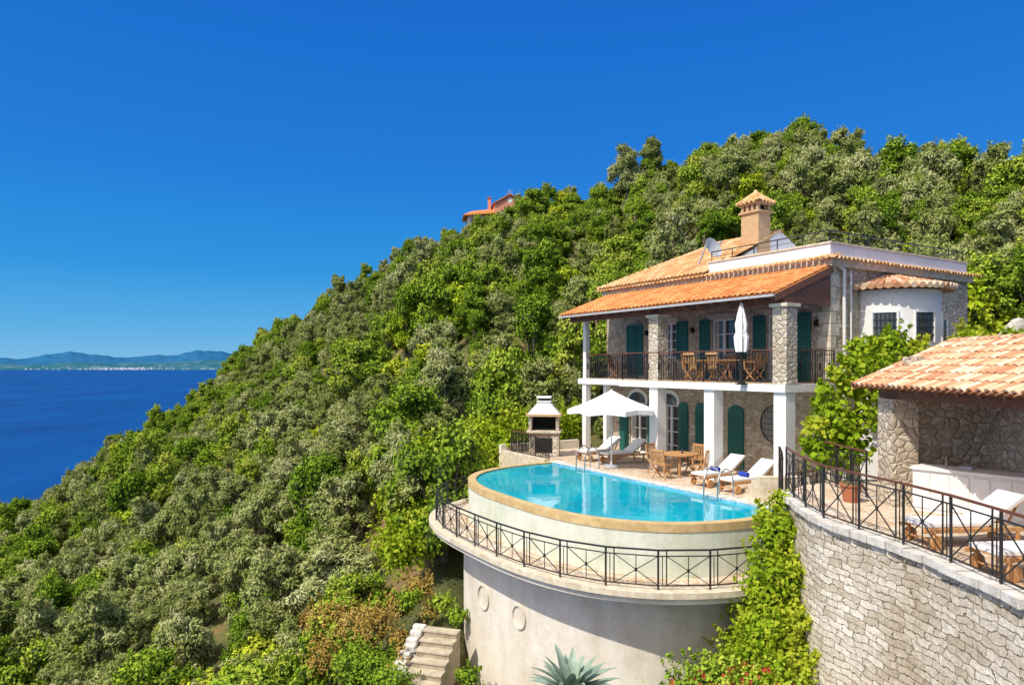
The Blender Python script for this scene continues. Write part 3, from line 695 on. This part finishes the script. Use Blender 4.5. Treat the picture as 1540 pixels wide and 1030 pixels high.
# ------------------------------------------------------------------ terraces
mb=MB()
out=[(-12.0,-2.4),(3.2,-2.4),(3.4,2.17),(.8,2.17),(-12.0,2.17)]
mb.prism(out,-7,-.02,'rubble','paving'); mb.build('pool_terrace',mat=MV)
mb=MB(); mb.box(-12.0,-8.7,-2.62,-2.403,-4,.12,'coping'); mb.box(-12.2,-12.003,-2.6,1.5,-5,.35,'cream'); mb.build('terrace_edge_wall',mat=MV)
PE=empty('infinity_pool',MV)
PA=5.37
o1=sell(PA+.02,5.1); i1=sell(PA-.22,4.86)
mb=MB(); mb.prism(sell(PA,5.08),-1.21,-.09,'poolwall'); mb.build('pool_wall',PE)
mb=MB(); mb.prism(sell(PA-.21,4.87),-.085,-.02,'water','water'); mb.build('water_surface',PE)
mb=MB(); mb.ring(o1,i1,-.16,.035,'ochre'); mb.build('pool_rim',PE)
mb=MB(); mb.box(PC[0]-PA,PC[0]+PA,-2.42,-2.05,-.019,.05,'greycoping'); mb.box(PC[0]-PA+.25,PC[0]+PA-.25,-2.46,-2.422,-.1,.035,'pooltile'); mb.build('pool_edge_coping',PE)
mb=MB()
for x in (-.4,-6.4):
    for dx in (-.25,.25):
        pts=[(x+dx,-2.0,0),(x+dx,-2.0,.5),(x+dx,-2.1,.75),(x+dx,-2.3,.85),(x+dx,-2.5,.75),(x+dx,-2.62,.5),(x+dx,-2.65,-.3)]
        for i in range(len(pts)-1): mb.cyl(pts[i],pts[i+1],.022,.022,8,'steel')
    mb.box(x-.25,x+.25,-2.68,-2.6,-.02,.0,'steel')
mb.build('pool_ladders',PE)
mb=MB(); mb.prism(sell(6.35,6.2),-1.45,-1.215,'cream','paving'); 
mb.ring(sell(6.45,6.3),sell(6.07,5.92),-1.30,-1.17,'coping'); mb.build('walkway_ring',mat=MV)
mb=MB(); mb.prism(sell(5.45,5.25),-9,-1.452,'cream'); 
S_=sell(5.47,5.27,N=600)
for (tu,zz,rr) in ((780,-2.95,.30),(727,-3.0,.34)):
    best=min(S_,key=lambda p:(abs(proj(MV@Vector((*p,0)))[0]-tu)+(50 if (MV@Vector((*p,0))).y>22 else 0)))
    i=S_.index(best); tg=Vector((S_[i+1][0]-S_[i-1][0],S_[i+1][1]-S_[i-1][1],0)).normalized(); P=Vector((*best,zz))
    for j in range(28):
        a=6.2832*j/28;b=6.2832*(j+1)/28
        mb.bar(P+tg*rr*math.cos(a)+Vector((0,0,rr*math.sin(a))),P+tg*rr*math.cos(b)+Vector((0,0,rr*math.sin(b))),.05,'cream')
mb.build('drum_wall',mat=MV)
mb=MB(); o=sell(6.25,6.1,N=120); railing(mb,[(x,y,-1.17) for x,y in o],.86,'x',1.15,.02,'iron',.035); mb.build('pool_walkway_railing',mat=MV)
mb=MB(); railing(mb,[(1.75,-2.25,0),(1.75,-1.0,0)],.95,'x',.62,.02,'rail',.045); mb.build('terrace_gate_railing',mat=MV)
# right terrace
TE=[(6.2,2),(6.45,6),(6.53,8.7),(6.5,10.6),(6.25,12),(6.0,13.2),(6.15,14.8),(6.5,16.4)]
def smooth(pts,n=6):
    out=[]
    for i in range(len(pts)-1):
        p0=Vector(pts[max(i-1,0)]);p1=Vector(pts[i]);p2=Vector(pts[i+1]);p3=Vector(pts[min(i+2,len(pts)-1)])
        for k in range(n):
            t=k/n; out.append(.5*((2*p1)+(p2-p0)*t+(2*p0-5*p1+4*p2-p3)*t*t+(3*p1-p0-3*p2+p3)*t**3))
    out.append(Vector(pts[-1])); return out
TS=smooth(TE)
poly=[(p.x,p.y) for p in TS]+[(7.4,17.4),(9,18.3),(15,18.3),(15,2)]
poly=poly[::-1]
mb=MB()
n=len(TS); zs=[.60,0,-.8,-1.6,-2.6,-4,-7]; vs=[]
for z in zs:
    for p in TS:
        o=(.6-z)*.07; vs.append((p.x-o,p.y,z))
mb.add(vs,[(j*n+i,j*n+i+1,(j+1)*n+i+1,(j+1)*n+i) for j in range(len(zs)-1) for i in range(n-1)],'coursed')
mb.build('retaining_wall',smooth=True)
mb=MB(); mb.prism([(x+.03,y) for x,y in poly],.3,.66,'rubble2','paving'); mb.build('upper_terrace')
mb=MB()
Q=resample([(p.x,p.y,0) for p in TS],.42)
for i in range(len(Q)-1):
    a,b=Q[i],Q[i+1]; t=(b-a).normalized(); nn=Vector((-t.y,t.x,0)); h=.70+random.uniform(0,.03)
    g1,g2=random.uniform(.004,.02),random.uniform(.004,.02); a2=a+t*g1;b2=b-t*g2; e1=random.uniform(.07,.13); e2_=random.uniform(.07,.13)
    o=[a2+nn*e1,b2+nn*e2_,b2-nn*.24,a2-nn*.24]
    mb.prism([(q.x,q.y) for q in o],.603,h+.02,'greycoping')
ob=mb.build('wall_coping'); bv=ob.modifiers.new('b','BEVEL'); bv.width=.018; bv.segments=2
mb=MB(); railing(mb,[(p.x+.09,p.y,.73) for p in TS],1.02,'x',1.05,.02,'rail',.045); mb.build('upper_terrace_railing')
mb=MB(); railing(mb,[(8.1,17.8,.68),(8.15,15.7,.68)],1.05,'x',.7,.02,'rail',.05); railing(mb,[(6.5,16.6,.68),(7.0,17.6,.3),(7.2,18.4,0)],1.05,'x',.7,.02,'rail',.05); mb.build('stair_railing')
mb=MB()
for i in range(4): mb.box(-.7,.7,-.3*i-.3,-.3*i,-.3,.17*(4-i)-.05,'coping')
mb.build('terrace_steps',mat=WM(7.5,18.8,0,math.pi))
# pergola building
G_=empty('stone_pergola',WM(0,0,0))
mb=MB()
mb.box(8.2,8.75,14.7,15.3,.6,2.98,'rubble2'); mb.box(8.753,10.7,15.0,15.3,.6,3.9,'rubble2'); mb.box(10.4,10.7,4,14.997,.6,3.9,'rubble2')
mb.box(8.25,8.75,7.9,8.4,.6,2.98,'rubble2')
mb.build('stone_walls_pergola',G_)
mb=MB()
mb.box(8.3,8.52,4,15.45,2.985,3.17,'beam')
ez_,rz_=3.22,4.22; ex_,rx_=7.9,10.15
for i in range(20):
    y=15.3-i*.6; mb.bar((ex_+.1,y,ez_-.04),(rx_,y,rz_-.12),.08,'beam',.11)
mb.add([(ex_,4,ez_-.02),(ex_,15.6,ez_-.02),(rx_,15.6,rz_-.06),(rx_,4,rz_-.06)],[(0,1,2,3)],'teak')
mb.build('roof_timber',G_)
mb=MB(); mb.tint=.2
mb.add([(ex_,4,ez_),(ex_,15.7,ez_),(rx_,15.7,rz_),(rx_,4,rz_),(12.4,4,ez_),(12.4,15.7,ez_)],[(0,1,2,3),(3,2,5,4)],'tile_pale')
sl=math.hypot(rx_-ex_,rz_-ez_); ev=Vector((rx_-ex_,0,rz_-ez_)).normalized()
tiles(mb,(ex_-.06,4,ez_),(0,1,0),ev,11.7,sl,n3,'tile_pale')
mb.tint=.5
ridgecap((rx_,4,rz_+.02),(rx_,15.75,rz_+.02),'tile_pale',.11); ridgecap((ex_-.05,15.72,ez_+.02),(rx_,15.72,rz_+.04),'tile_pale',.09)
mb.build('pergola_roof',G_)
# counter
mb=MB(); L=2.15
mb.box(0,L,-.3,.3,0,.86,'white'); mb.box(-.04,L+.04,-.35,.35,.863,.92,'white')
for i in range(6): mb.box(.03+i*.355,.33+i*.355,-.325,-.302,.08,.8,'white')
mb.cyl((.5,.1,.92),(.5,.1,1.15),.012,.012,6,'steel'); mb.cyl((.5,.1,1.15),(.5,-.1,1.12),.012,.012,6,'steel'); mb.box(.8,1.0,.0,.15,.922,.98,'grey')
mb.build('bar_counter',mat=WM(8.72,14.65,.66,math.atan2(-1.35,1.1)))
# ------------------------------------------------------------------ furniture
def lounger(mat,cush='fabric',towel=False):
    mb=MB()
    for y in (-.3,.3):
        mb.bar((0,y,.30),(1.95,y,.30),.045,'teak',.07)
        for x in (.18,1.7): mb.bar((x,y,0),(x,y,.29),.05,'teak')
    for x in (.18,1.7): mb.bar((x,-.3,.12),(x,.3,.12),.035,'teak')
    for i in range(12): mb.box(.03+i*.1,.1+i*.1,-.29,.29,.335,.35,'teak')
    h0=Vector((1.22,0,.36)); h1=Vector((1.85,0,.78))
    for i in range(7):
        c=h0.lerp(h1,(i+.3)/7); mb.bar(c+Vector((0,-.29,0)),c+Vector((0,.29,0)),.06,'teak',.015,up=(-.55,0,.83))
    mb.bar((1.8,-.2,.72),(1.55,-.2,.3),.03,'teak'); mb.bar((1.8,.2,.72),(1.55,.2,.3),.03,'teak')
    mb.cyl((.22,-.36,.12),(.22,-.31,.12),.12,.12,12,'teak'); mb.cyl((.22,.31,.12),(.22,.36,.12),.12,.12,12,'teak')
    for (a,b) in ((.04,.6),(.62,1.2)): mb.box(a,b,-.28,.28,.353,.42,cush)
    c0=Vector((1.2,0,.40)); c1=Vector((1.86,0,.84)); mb.bar(c0,c1,.56,cush,.07)
    if towel: mb.cyl((.75,-.22,.5),(.75,.12,.5),.07,.07,12,'blue')
    ob=mb.build('sun_lounger',mat=mat); bv=ob.modifiers.new('b','BEVEL'); bv.width=.012; bv.segments=2; return ob
lounger(VW(-8.3,-1.2,0,math.pi/2+.05)); lounger(VW(-7.3,-.9,0,math.pi/2-.05))
lounger(VW(-2.0,-1.5,0,math.pi/2+.0),towel=True); lounger(VW(-.85,-1.6,0,math.pi/2-.06),towel=True)
lounger(WM(6.78,11.6,.66,.10)); lounger(WM(6.8,9.9,.66,.10))
def chair(mat):
    mb=MB()
    for y in (-.24,.24):
        mb.bar((-.24,y,0),(.2,y,.44),.035,'teak'); mb.bar((.24,y,0),(-.2,y,.44),.035,'teak')
        mb.bar((-.2,y,.42),(-.3,y,.95),.035,'teak'); mb.bar((-.27,y,.66),(.24,y,.66),.045,'teak',.02); mb.bar((.2,y,.42),(.22,y,.65),.035,'teak')
    for i in range(6): mb.box(-.22+i*.075,-.165+i*.075,-.24,.24,.43,.45,'teak')
    for i in range(6): y=-.18+i*.072; mb.bar((-.215,y,.5),(-.29,y,.9),.035,'teak',.012,up=(1,0,0))
    mb.bar((-.3,-.24,.93),(-.3,.24,.93),.03,'teak',.07); mb.bar((-.21,-.24,.5),(-.21,.24,.5),.025,'teak',.04)
    return mb.build('teak_chair',mat=mat)
def table(mat,a,b):
    mb=MB(); out=[(a*math.copysign(abs(math.cos(t))**.7,math.cos(t)),b*math.copysign(abs(math.sin(t))**.7,math.sin(t))) for t in [6.2832*i/28 for i in range(28)]]
    mb.prism(out,.70,.735,'teak')
    for sx in (-1,1):
        for sy in (-1,1): mb.bar((sx*a*.6,sy*b*.55,0),(sx*a*.55,sy*b*.5,.7),.06,'teak')
    mb.bar((-a*.55,0,.62),(a*.55,0,.62),.05,'teak',.08); mb.bar((0,-b*.5,.655),(0,b*.5,.655),.05,'teak',.07)
    mb.cyl((.1,.05,.735),(.1,.05,.9),.04,.03,8,'glass')
    return mb.build('teak_table',mat=mat)
table(VW(-3.9,-.35),.6,.6)
for a in (10,100,190,280): 
    r=math.radians(a); chair(VW(-3.9+.92*math.cos(r),-.35+.92*math.sin(r),0,r+math.pi))
table(VW(-3.1,.85,3.17),1.0,.5)
for (x,y,r) in ((-3.6,.1,90),(-2.6,.1,90),(-3.6,1.6,-90),(-2.6,1.6,-90),(-4.45,.85,0),(-1.75,.85,180)): chair(VW(x,y,3.17,math.radians(r)))
chair(VW(-9.2,1.3,3.17,.5)); chair(VW(-6.5,1.2,3.17,2.5))
mb=MB(); mb.cyl((0,0,.7),(0,0,.73),.35,.35,20,'iron'); mb.bar((-.25,0,0),(.25,0,.7),.025,'iron'); mb.bar((.25,0,0),(-.25,0,.7),.025,'iron'); mb.bar((0,-.25,0),(0,.25,.7),.025,'iron'); mb.bar((0,.25,0),(0,-.25,.7),.025,'iron')
mb.build('bistro_table',mat=VW(-9.7,1.1,3.17))
# umbrellas
def umbrella(mat):
    mb=MB(); mb.cyl((0,0,0),(0,0,2.85),.03,.025,10,'white'); mb.cyl((0,0,0),(0,0,.08),.3,.28,16,'grey')
    N=8; R_=1.65; top=Vector((0,0,2.82)); rim=[Vector((R_*math.cos(6.2832*i/N+.39),R_*math.sin(6.2832*i/N+.39),2.12)) for i in range(N)]
    for i in range(N):
        a=rim[i];b=rim[(i+1)%N];mid=(a+b)/2; mid=Vector((mid.x*.96,mid.y*.96,2.16)); K=6; rows=[]
        for k in range(K+1):
            f=k/K; sag=.10*math.sin(f*math.pi)
            pa=top.lerp(a,f);pb=top.lerp(b,f);pm=top.lerp(mid,f)-Vector((0,0,sag*.8)); pa=pa-Vector((0,0,sag*.4)); pb=pb-Vector((0,0,sag*.4)); rows.append((pa,pm,pb))
        vs=[p for r in rows for p in r]; mb.add(vs,[(3*k+j,3*k+3+j,3*k+4+j,3*k+1+j) for k in range(K) for j in range(2)],'fabric')
        mb.add([a,mid,b,b-Vector((0,0,.17)),mid-Vector((0,0,.15)),a-Vector((0,0,.17))],[(0,1,4,5),(1,2,3,4)],'fabric')
        mb.bar(a-Vector((0,0,.03)),top-Vector((0,0,.12)),.018,'teak'); mb.bar((0,0,2.0),top.lerp(a,.5)-Vector((0,0,.1)),.015,'teak')
    return mb.build('open_parasol',mat=mat)
umbrella(VW(-6.5,-1.15))
mb=MB(); N=24; rows=[(.0,.15,1.05),(.1,.18,1.25),(.2,.20,1.55),(.3,.15,1.72),(.4,.17,1.95),(.6,.11,2.3),(.8,.05,2.58),(.9,.015,2.72)]; vs=[]
for (_,r,z) in rows:
    for i in range(N): a=6.2832*i/N; q=r*(1+.22*math.cos(8*a)); vs.append((q*math.cos(a),q*math.sin(a),z))
mb.add(vs,[(j*N+i,j*N+(i+1)%N,(j+1)*N+(i+1)%N,(j+1)*N+i) for j in range(len(rows)-1) for i in range(N)]+[tuple(range(N-1,-1,-1))],'fabric')
mb.cyl((0,0,0),(0,0,1.3),.045,.045,10,'dark'); mb.cyl((0,0,0),(0,0,.06),.13,.12,16,'dark'); mb.cyl((0,0,.05),(0,0,.45),.07,.06,10,'dark'); mb.cyl((0,0,1.68),(0,0,1.74),.17,.17,16,'fabric')
mb.box(-.14,.14,-.14,.3,-.03,.0,'dark')
mb.build('closed_parasol',mat=VW(-1.2,-.43,3.155)@Matrix.Scale(.92,4),smooth=False)
# barbecue
mb=MB()
mb.box(-.62,.62,-.4,.4,0,.95,'rubble2'); mb.box(-.7,.7,-.5,.45,.953,1.04,'coping'); mb.box(-.35,.35,-.42,-.402,.15,.75,'dark')  # thin dark sheet on the base paints the shade of its opening
mb.box(-.62,-.5,-.38,.4,1.042,1.62,'rubble2'); mb.box(.5,.62,-.38,.4,1.042,1.62,'rubble2'); mb.box(-.498,.498,.3,.4,1.042,1.62,'dark'); mb.box(-.48,.48,-.1,.28,1.042,1.12,'dark')
mb.box(-.72,.72,-.5,.47,1.622,1.72,'brick'); 
mb.add([(-.66,-.45,1.722),(.66,-.45,1.722),(.66,.44,1.722),(-.66,.44,1.722),(-.24,-.2,2.2),(.24,-.2,2.2),(.24,.2,2.2),(-.24,.2,2.2)],[(0,1,5,4),(1,2,6,5),(2,3,7,6),(3,0,4,7),(4,5,6,7)],'white')
mb.box(-.29,.29,-.25,.25,2.202,2.26,'white'); mb.box(-.2,.2,-.17,.17,2.262,2.36,'dark'); mb.box(-.3,.3,-.26,.26,2.362,2.44,'white')
mb.build('stone_barbecue',mat=VW(-10.6,-1.35,0,.9))
mb=MB(); railing(mb,[(-11.9,-.2,0),(-11.9,-2.2,0),(-9.0,-2.2,0)],.95,'bars',.9); mb.build('barbecue_railing',mat=MV)
# planter
mb=MB(); mb.cyl((0,0,0),(0,0,.36),.16,.22,16,'terracotta'); mb.cyl((0,0,.36),(0,0,.41),.25,.25,16,'terracotta'); mb.cyl((0,0,.37),(0,0,.415),.2,.2,16,'soil')
mb.build('terracotta_pot',mat=WM(7.6,15.3,.66))
# stairs by drum
SM=WM(-2.0,20.1,-4.0,-.28)
mb=MB(); 
for i in range(11):
    mb.box(-.5,.5,-.30*i-.30,-.30*i,-.175*i-1.2,-.175*i-.05,'step'); mb.box(-.52,.52,-.30*i-.33,-.30*i-.003,-.175*i-.048,-.175*i,'tread')
mb.build('garden_steps',mat=SM)
mb=MB()
for i in range(16):
    for j in range(3):
        x=-.78+random.uniform(-.08,.08); z=-.125*i+.10-.22*j; y=-.225*i+random.uniform(-.04,.04); mb.box(x-random.uniform(.14,.22),x+.2,y-.21,y,z-.2,z+random.uniform(-.04,.02),'greycoping')
ob=mb.build('stair_stone_wall',mat=SM); bv=ob.modifiers.new('b','BEVEL'); bv.width=.05; bv.segments=3
# red house
RH=empty('salmon_ridge_house',WM(-3.6,146,30.6,.12))
mb=MB()
mb.box(-6,-.5,-3,3,-3,4.4,'white'); mb.box(-.497,6,-3.6,3.6,-3,7.0,'pink'); mb.box(-6.6,-.5,-4.2,-3.003,1.6,1.8,'white')
mb.add([(-.5,-3.6,7.0),(6,-3.6,7.0),(2.75,-3.6,8.8),(-.5,3.6,7.0),(6,3.6,7.0),(2.75,3.6,8.8)],[(0,1,2),(3,5,4)],'pink')
for x in (-5.3,-3.3,-1.8): mb.box(x,x+.9,-3.06,-3.003,1.8,3.6,'glass')
for x in (1,4): mb.box(x,x+1,-3.66,-3.603,4.0,5.6,'glass')
mb.cyl((2.75,-3.65,7.6),(2.75,-3.6,7.6),.5,.5,12,'white'); mb.build('house_walls',RH)
mb=MB(); mb.tint=.1
mb.add([(-.9,-4,6.9),(2.75,-4,9.05),(2.75,4,9.05),(-.9,4,6.9),(6.4,-4,6.9),(6.4,4,6.9),(-.9,-4,6.7),(2.75,-4,8.8),(6.4,-4,6.7)],[(0,1,2,3),(1,4,5,2),(0,6,7,1),(1,7,8,4)],'tile_new')
mb.add([(-7,-4.4,4.3),(-.5,-4.4,4.9),(-.5,0,6.6),(-5,0,6.0),(-7,3.4,4.3),(-.5,3.4,4.9),(-7,-4.4,4.05),(-.5,-4.4,4.6)],[(0,1,2,3),(3,2,5,4),(0,3,4),(0,6,7,1)],'tile_new')
mb.box(-1.6,-1.0,-1,-.4,5.5,8.6,'pink'); mb.box(-1.75,-.85,-1.15,-.25,8.6,8.8,'terracotta')
for x in (-5.2,-4): mb.box(x,x+.15,-4.2,-4.05,1.8,4.3,'beam')
mb.build('house_roof',RH)
mb=MB()
for (x,h) in ((3.2,10.8),(11.6,11.5)):
    mb.bar((x,0,0),(x,0,h),.10,'grey')
    for k in range(3): mb.bar((x-.7,0,h-.3-k*.5),(x+.7,0,h-.3-k*.5),.07,'grey')
mb.build('tv_antennas',RH)
# rock outcrop
def rock(name,mat,r,seed):
    import bmesh
    bm=bmesh.new(); bmesh.ops.create_icosphere(bm,subdivisions=4,radius=1); R=random.Random(seed); ph=[R.uniform(0,6) for _ in range(6)]
    for v in bm.verts:
        c=v.co; f=1+.18*math.sin(c.x*3+ph[0])*math.sin(c.y*4+ph[1])+.12*math.sin(c.z*6+ph[2])+.07*math.sin(c.x*9+c.y*7+ph[3])
        v.co=Vector((c.x*r[0],c.y*r[1],c.z*r[2]))*f
    me=bpy.data.meshes.new(name); bm.to_mesh(me); bm.free(); me.materials.append(M['rock']); ob=bpy.data.objects.new(name,me); scene.collection.objects.link(ob); ob.matrix_world=mat
rock('rock_outcrop',WM(16.0,21.3,4.1),(1.0,.8,1.0),2); rock('rock_outcrop',WM(5.3,12.4,-3.6),(.7,.7,.8),3)
# ------------------------------------------------------------------ shrubs
def shrub(name,pts,n,L,W,mt,seed,core=True,out=.5,corer=.62): return foliage(name,pts,n,L,W,mt,seed,None,core,out,corer=corer,twigs=.22)
shrub('climbing_shrub',[((5.95,15.6,.15),.4),((5.85,15.1,-.2),.5),((5.6,14.6,-.9),.65),((5.95,14.3,-.7),.5),((5.3,14.0,-1.7),.6),((5.85,13.9,-1.6),.5),((5.0,13.7,-2.5),.65),((5.5,13.4,-2.5),.6),((6.0,15.0,.2),.3),((5.5,14.9,-1.9),.7),((5.3,14.8,-2.8),.8),((5.75,13.6,-2.1),.4),((5.2,14.2,-1.1),.3),((6.2,15.7,.6),.25)],15000,.11,.07,'leaf_vine',51)
shrub('flowering_shrub',[((4.5,13.6,-2.7),.6),((4.0,13.6,-2.75),.55),((3.5,13.4,-2.9),.6),((3.0,13.3,-3.1),.5),((4.7,13.2,-3.1),.8),((5.2,13.0,-3.2),.8)],9000,.10,.06,'leaf_green',52)
g2=random.Random(8); mb=MB(); M['flower']=mat_plain('red_petals',(.55,.05,.04),.7)
for i in range(90):
    c=Vector(g2.choice([(4.5,13.6,-2.7),(4.0,13.6,-2.75),(3.5,13.4,-2.9),(4.9,13.3,-2.7)])); d=Vector((g2.gauss(0,1),-abs(g2.gauss(0,1))-.2,abs(g2.gauss(0,1))+.1)).normalized(); p=c+d*g2.uniform(.56,.68)
    for k in range(4):
        a=k*1.5708+g2.random(); e=Vector((math.cos(a),-.3,math.sin(a)))*.035; f=Vector((-math.sin(a),0,math.cos(a)))*.02; mb.add([p,p+e+f,p+e*1.3,p+e-f],[(0,1,2,3)],'flower')
mb.build('red_blossoms')
shrub('fig_vine',[((8.1,17.9,1.4),.4),((8.6,18.0,1.9),.4),((8.4,18.1,2.5),.35),((9.0,18.2,3.1),.35),((9.1,18.1,3.7),.3),((9.3,18.2,2.2),.45),((8.9,18.1,1.3),.5),((9.6,18.3,2.8),.4),((9.3,18.4,4.2),.22),((8.1,18,2.0),.35),((8.7,18.2,3.4),.25),((9.8,18.5,3.6),.4),((8.3,18,3.0),.2)],3600,.17,.13,'leaf_vine',53,False,.7)
bl=[]
R=random.Random(4)
for i in range(46):
    x=R.uniform(10.2,15.4); y=R.uniform(19.0,20.6); zt=4.2+(.7 if x>13.0 else 0)+R.uniform(-.6,.4); bl.append(((x,y,R.uniform(1.8,zt)),R.uniform(.25,.55)))
shrub('yellow_green_shrub',bl,15000,.15,.09,'leaf_vine',54)
shrub('terrace_edge_shrub',[((x,y,z),r) for x,y,z,r in ((-.5,30.3,-.2,1.0),(.6,31.5,0,1.1),(-1.6,29.2,-1.0,1.0),(-2.2,27.6,-1.8,.9),(-3.2,26.6,-2.4,1.1),(-4.0,24.8,-3.0,1.0),(1.7,32.6,.3,1.1),(-2.4,29.6,-.4,1.0),(-3.5,28.2,-1.2,1.1),(2.6,33.8,.6,1.1),(-1.2,30.8,.6,.7),(-3.9,29.5,-.2,.8),(.1,32,1.0,.7),(-4.6,26.9,-1.7,.7))],26000,.17,.11,'leaf_vine',55)
shrub('dry_shrub',[((-4.3,21.5,-4.6),.6),((-3.6,22.3,-4.2),.5),((-5.0,22.4,-4.9),.7),((-3.1,23,-3.9),.5),((-3.4,20.8,-4.7),.4),((-3.1,19.3,-4.9),.4),((-2.6,21.4,-4.1),.3),((-5.8,21.2,-5.4),.6),((-6.4,23.5,-5.2),.7)],9000,.11,.05,'leaf_dry',56)
shrub('garden_bush',[((-3.2,18.4,-5.0),.55),((-3.8,19.6,-5.2),.6),((-.9,17.6,-5.6),.4),((-1.0,17.9,-5.3),.4),((-1.2,18.9,-4.9),.3),((-3.4,22.0,-3.9),.4),((-2.2,21.6,-3.9),.35),((-1.7,20.9,-4.0),.28),((-4.6,20.2,-5.2),.7)],9000,.11,.06,'leaf_green',57)
# agave
mb=MB(); R=random.Random(9)
for i in range(38):
    a=i*2.39996; el=math.radians(12+66*(i/38)); Ln=R.uniform(.95,1.3)*(1-.2*i/38); w=.13
    d=Vector((math.cos(a),math.sin(a),0)); side=Vector((-math.sin(a),math.cos(a),0)); K=7; vs=[]; p=Vector((0,0,.05)); cur=el
    for k in range(K+1):
        f=k/K; ww=w*(.65+1.2*f-1.85*f*f) if f<1 else .003; ww=max(ww,.004)
        nn=(-d*math.sin(cur)+Vector((0,0,1))*math.cos(cur))
        vs+=[p-side*ww+nn*ww*.35,p-nn*.015*(1-f),p+side*ww+nn*ww*.35]
        p=p+(d*math.cos(cur)+Vector((0,0,1))*math.sin(cur))*Ln/K; cur-=R.uniform(0,.18)
    mb.add(vs,[(3*k+j,3*k+1+j,3*k+4+j,3*k+3+j) for k in range(K) for j in range(2)],'agave')
mb.build('agave_plant',mat=WM(1.15,13.3,-2.8),smooth=True)
# ------------------------------------------------------------------ world, sun, camera
S=Vector((-.76,-.65,0)).normalized()*math.cos(math.radians(50)); S.z=math.sin(math.radians(50))
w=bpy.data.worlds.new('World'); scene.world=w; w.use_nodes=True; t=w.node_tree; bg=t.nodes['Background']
sk=t.nodes.new('ShaderNodeTexSky'); sk.sky_type='NISHITA'; sk.sun_disc=False; sk.sun_elevation=math.radians(50); sk.sun_rotation=math.atan2(S.x,S.y)
sk.altitude=100; sk.air_density=1.0; sk.dust_density=.0; sk.ozone_density=1.5
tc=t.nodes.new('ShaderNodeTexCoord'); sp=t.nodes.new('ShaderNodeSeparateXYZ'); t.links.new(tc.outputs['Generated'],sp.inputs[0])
gr=ramp(t,sp.outputs[2],[(0,(.15,.48,.80)),(.05,(.06,.40,.80)),(.13,(.0,.29,.76)),(.26,(.0,.20,.72)),(.48,(.0,.14,.63)),(.72,(.22,.36,.75)),(1,(.36,.48,.8))])  # upper stops paled, above the view, to add fill light
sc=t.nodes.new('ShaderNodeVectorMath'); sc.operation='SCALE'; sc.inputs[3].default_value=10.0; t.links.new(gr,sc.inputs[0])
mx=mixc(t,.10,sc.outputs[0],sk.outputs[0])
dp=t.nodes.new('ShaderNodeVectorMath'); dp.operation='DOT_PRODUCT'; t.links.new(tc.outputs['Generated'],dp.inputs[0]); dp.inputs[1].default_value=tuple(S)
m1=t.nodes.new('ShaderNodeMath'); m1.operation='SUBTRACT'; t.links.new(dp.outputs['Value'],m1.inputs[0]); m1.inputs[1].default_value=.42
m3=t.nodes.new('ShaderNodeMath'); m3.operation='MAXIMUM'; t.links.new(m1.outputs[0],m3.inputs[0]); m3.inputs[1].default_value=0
gs=t.nodes.new('ShaderNodeVectorMath'); gs.operation='SCALE'; gs.inputs[0].default_value=(26,21,14); t.links.new(m3.outputs[0],gs.inputs[3])  # broad warm glow around the sun, added to fill the shadows
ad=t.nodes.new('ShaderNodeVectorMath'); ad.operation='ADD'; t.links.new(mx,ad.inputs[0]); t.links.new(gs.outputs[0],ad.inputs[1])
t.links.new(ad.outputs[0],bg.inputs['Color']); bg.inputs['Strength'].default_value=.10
sd=bpy.data.lights.new('sun','SUN'); sd.energy=4.5; sd.angle=math.radians(.5); sd.color=(1,.94,.83); so=bpy.data.objects.new('sun',sd); scene.collection.objects.link(so); so.rotation_mode='QUATERNION'; so.rotation_quaternion=S.to_track_quat('Z','Y')
cd=bpy.data.cameras.new('camera'); cd.lens=24; cd.sensor_width=36; cd.shift_y=35/1540; cd.clip_end=200000; cd.clip_start=.1
co=bpy.data.objects.new('camera',cd); scene.collection.objects.link(co); co.location=(0,0,ZC); co.rotation_euler=(math.pi/2,0,0); scene.camera=co
scene.view_settings.view_transform='Standard'; scene.view_settings.look='None'; scene.view_settings.exposure=0
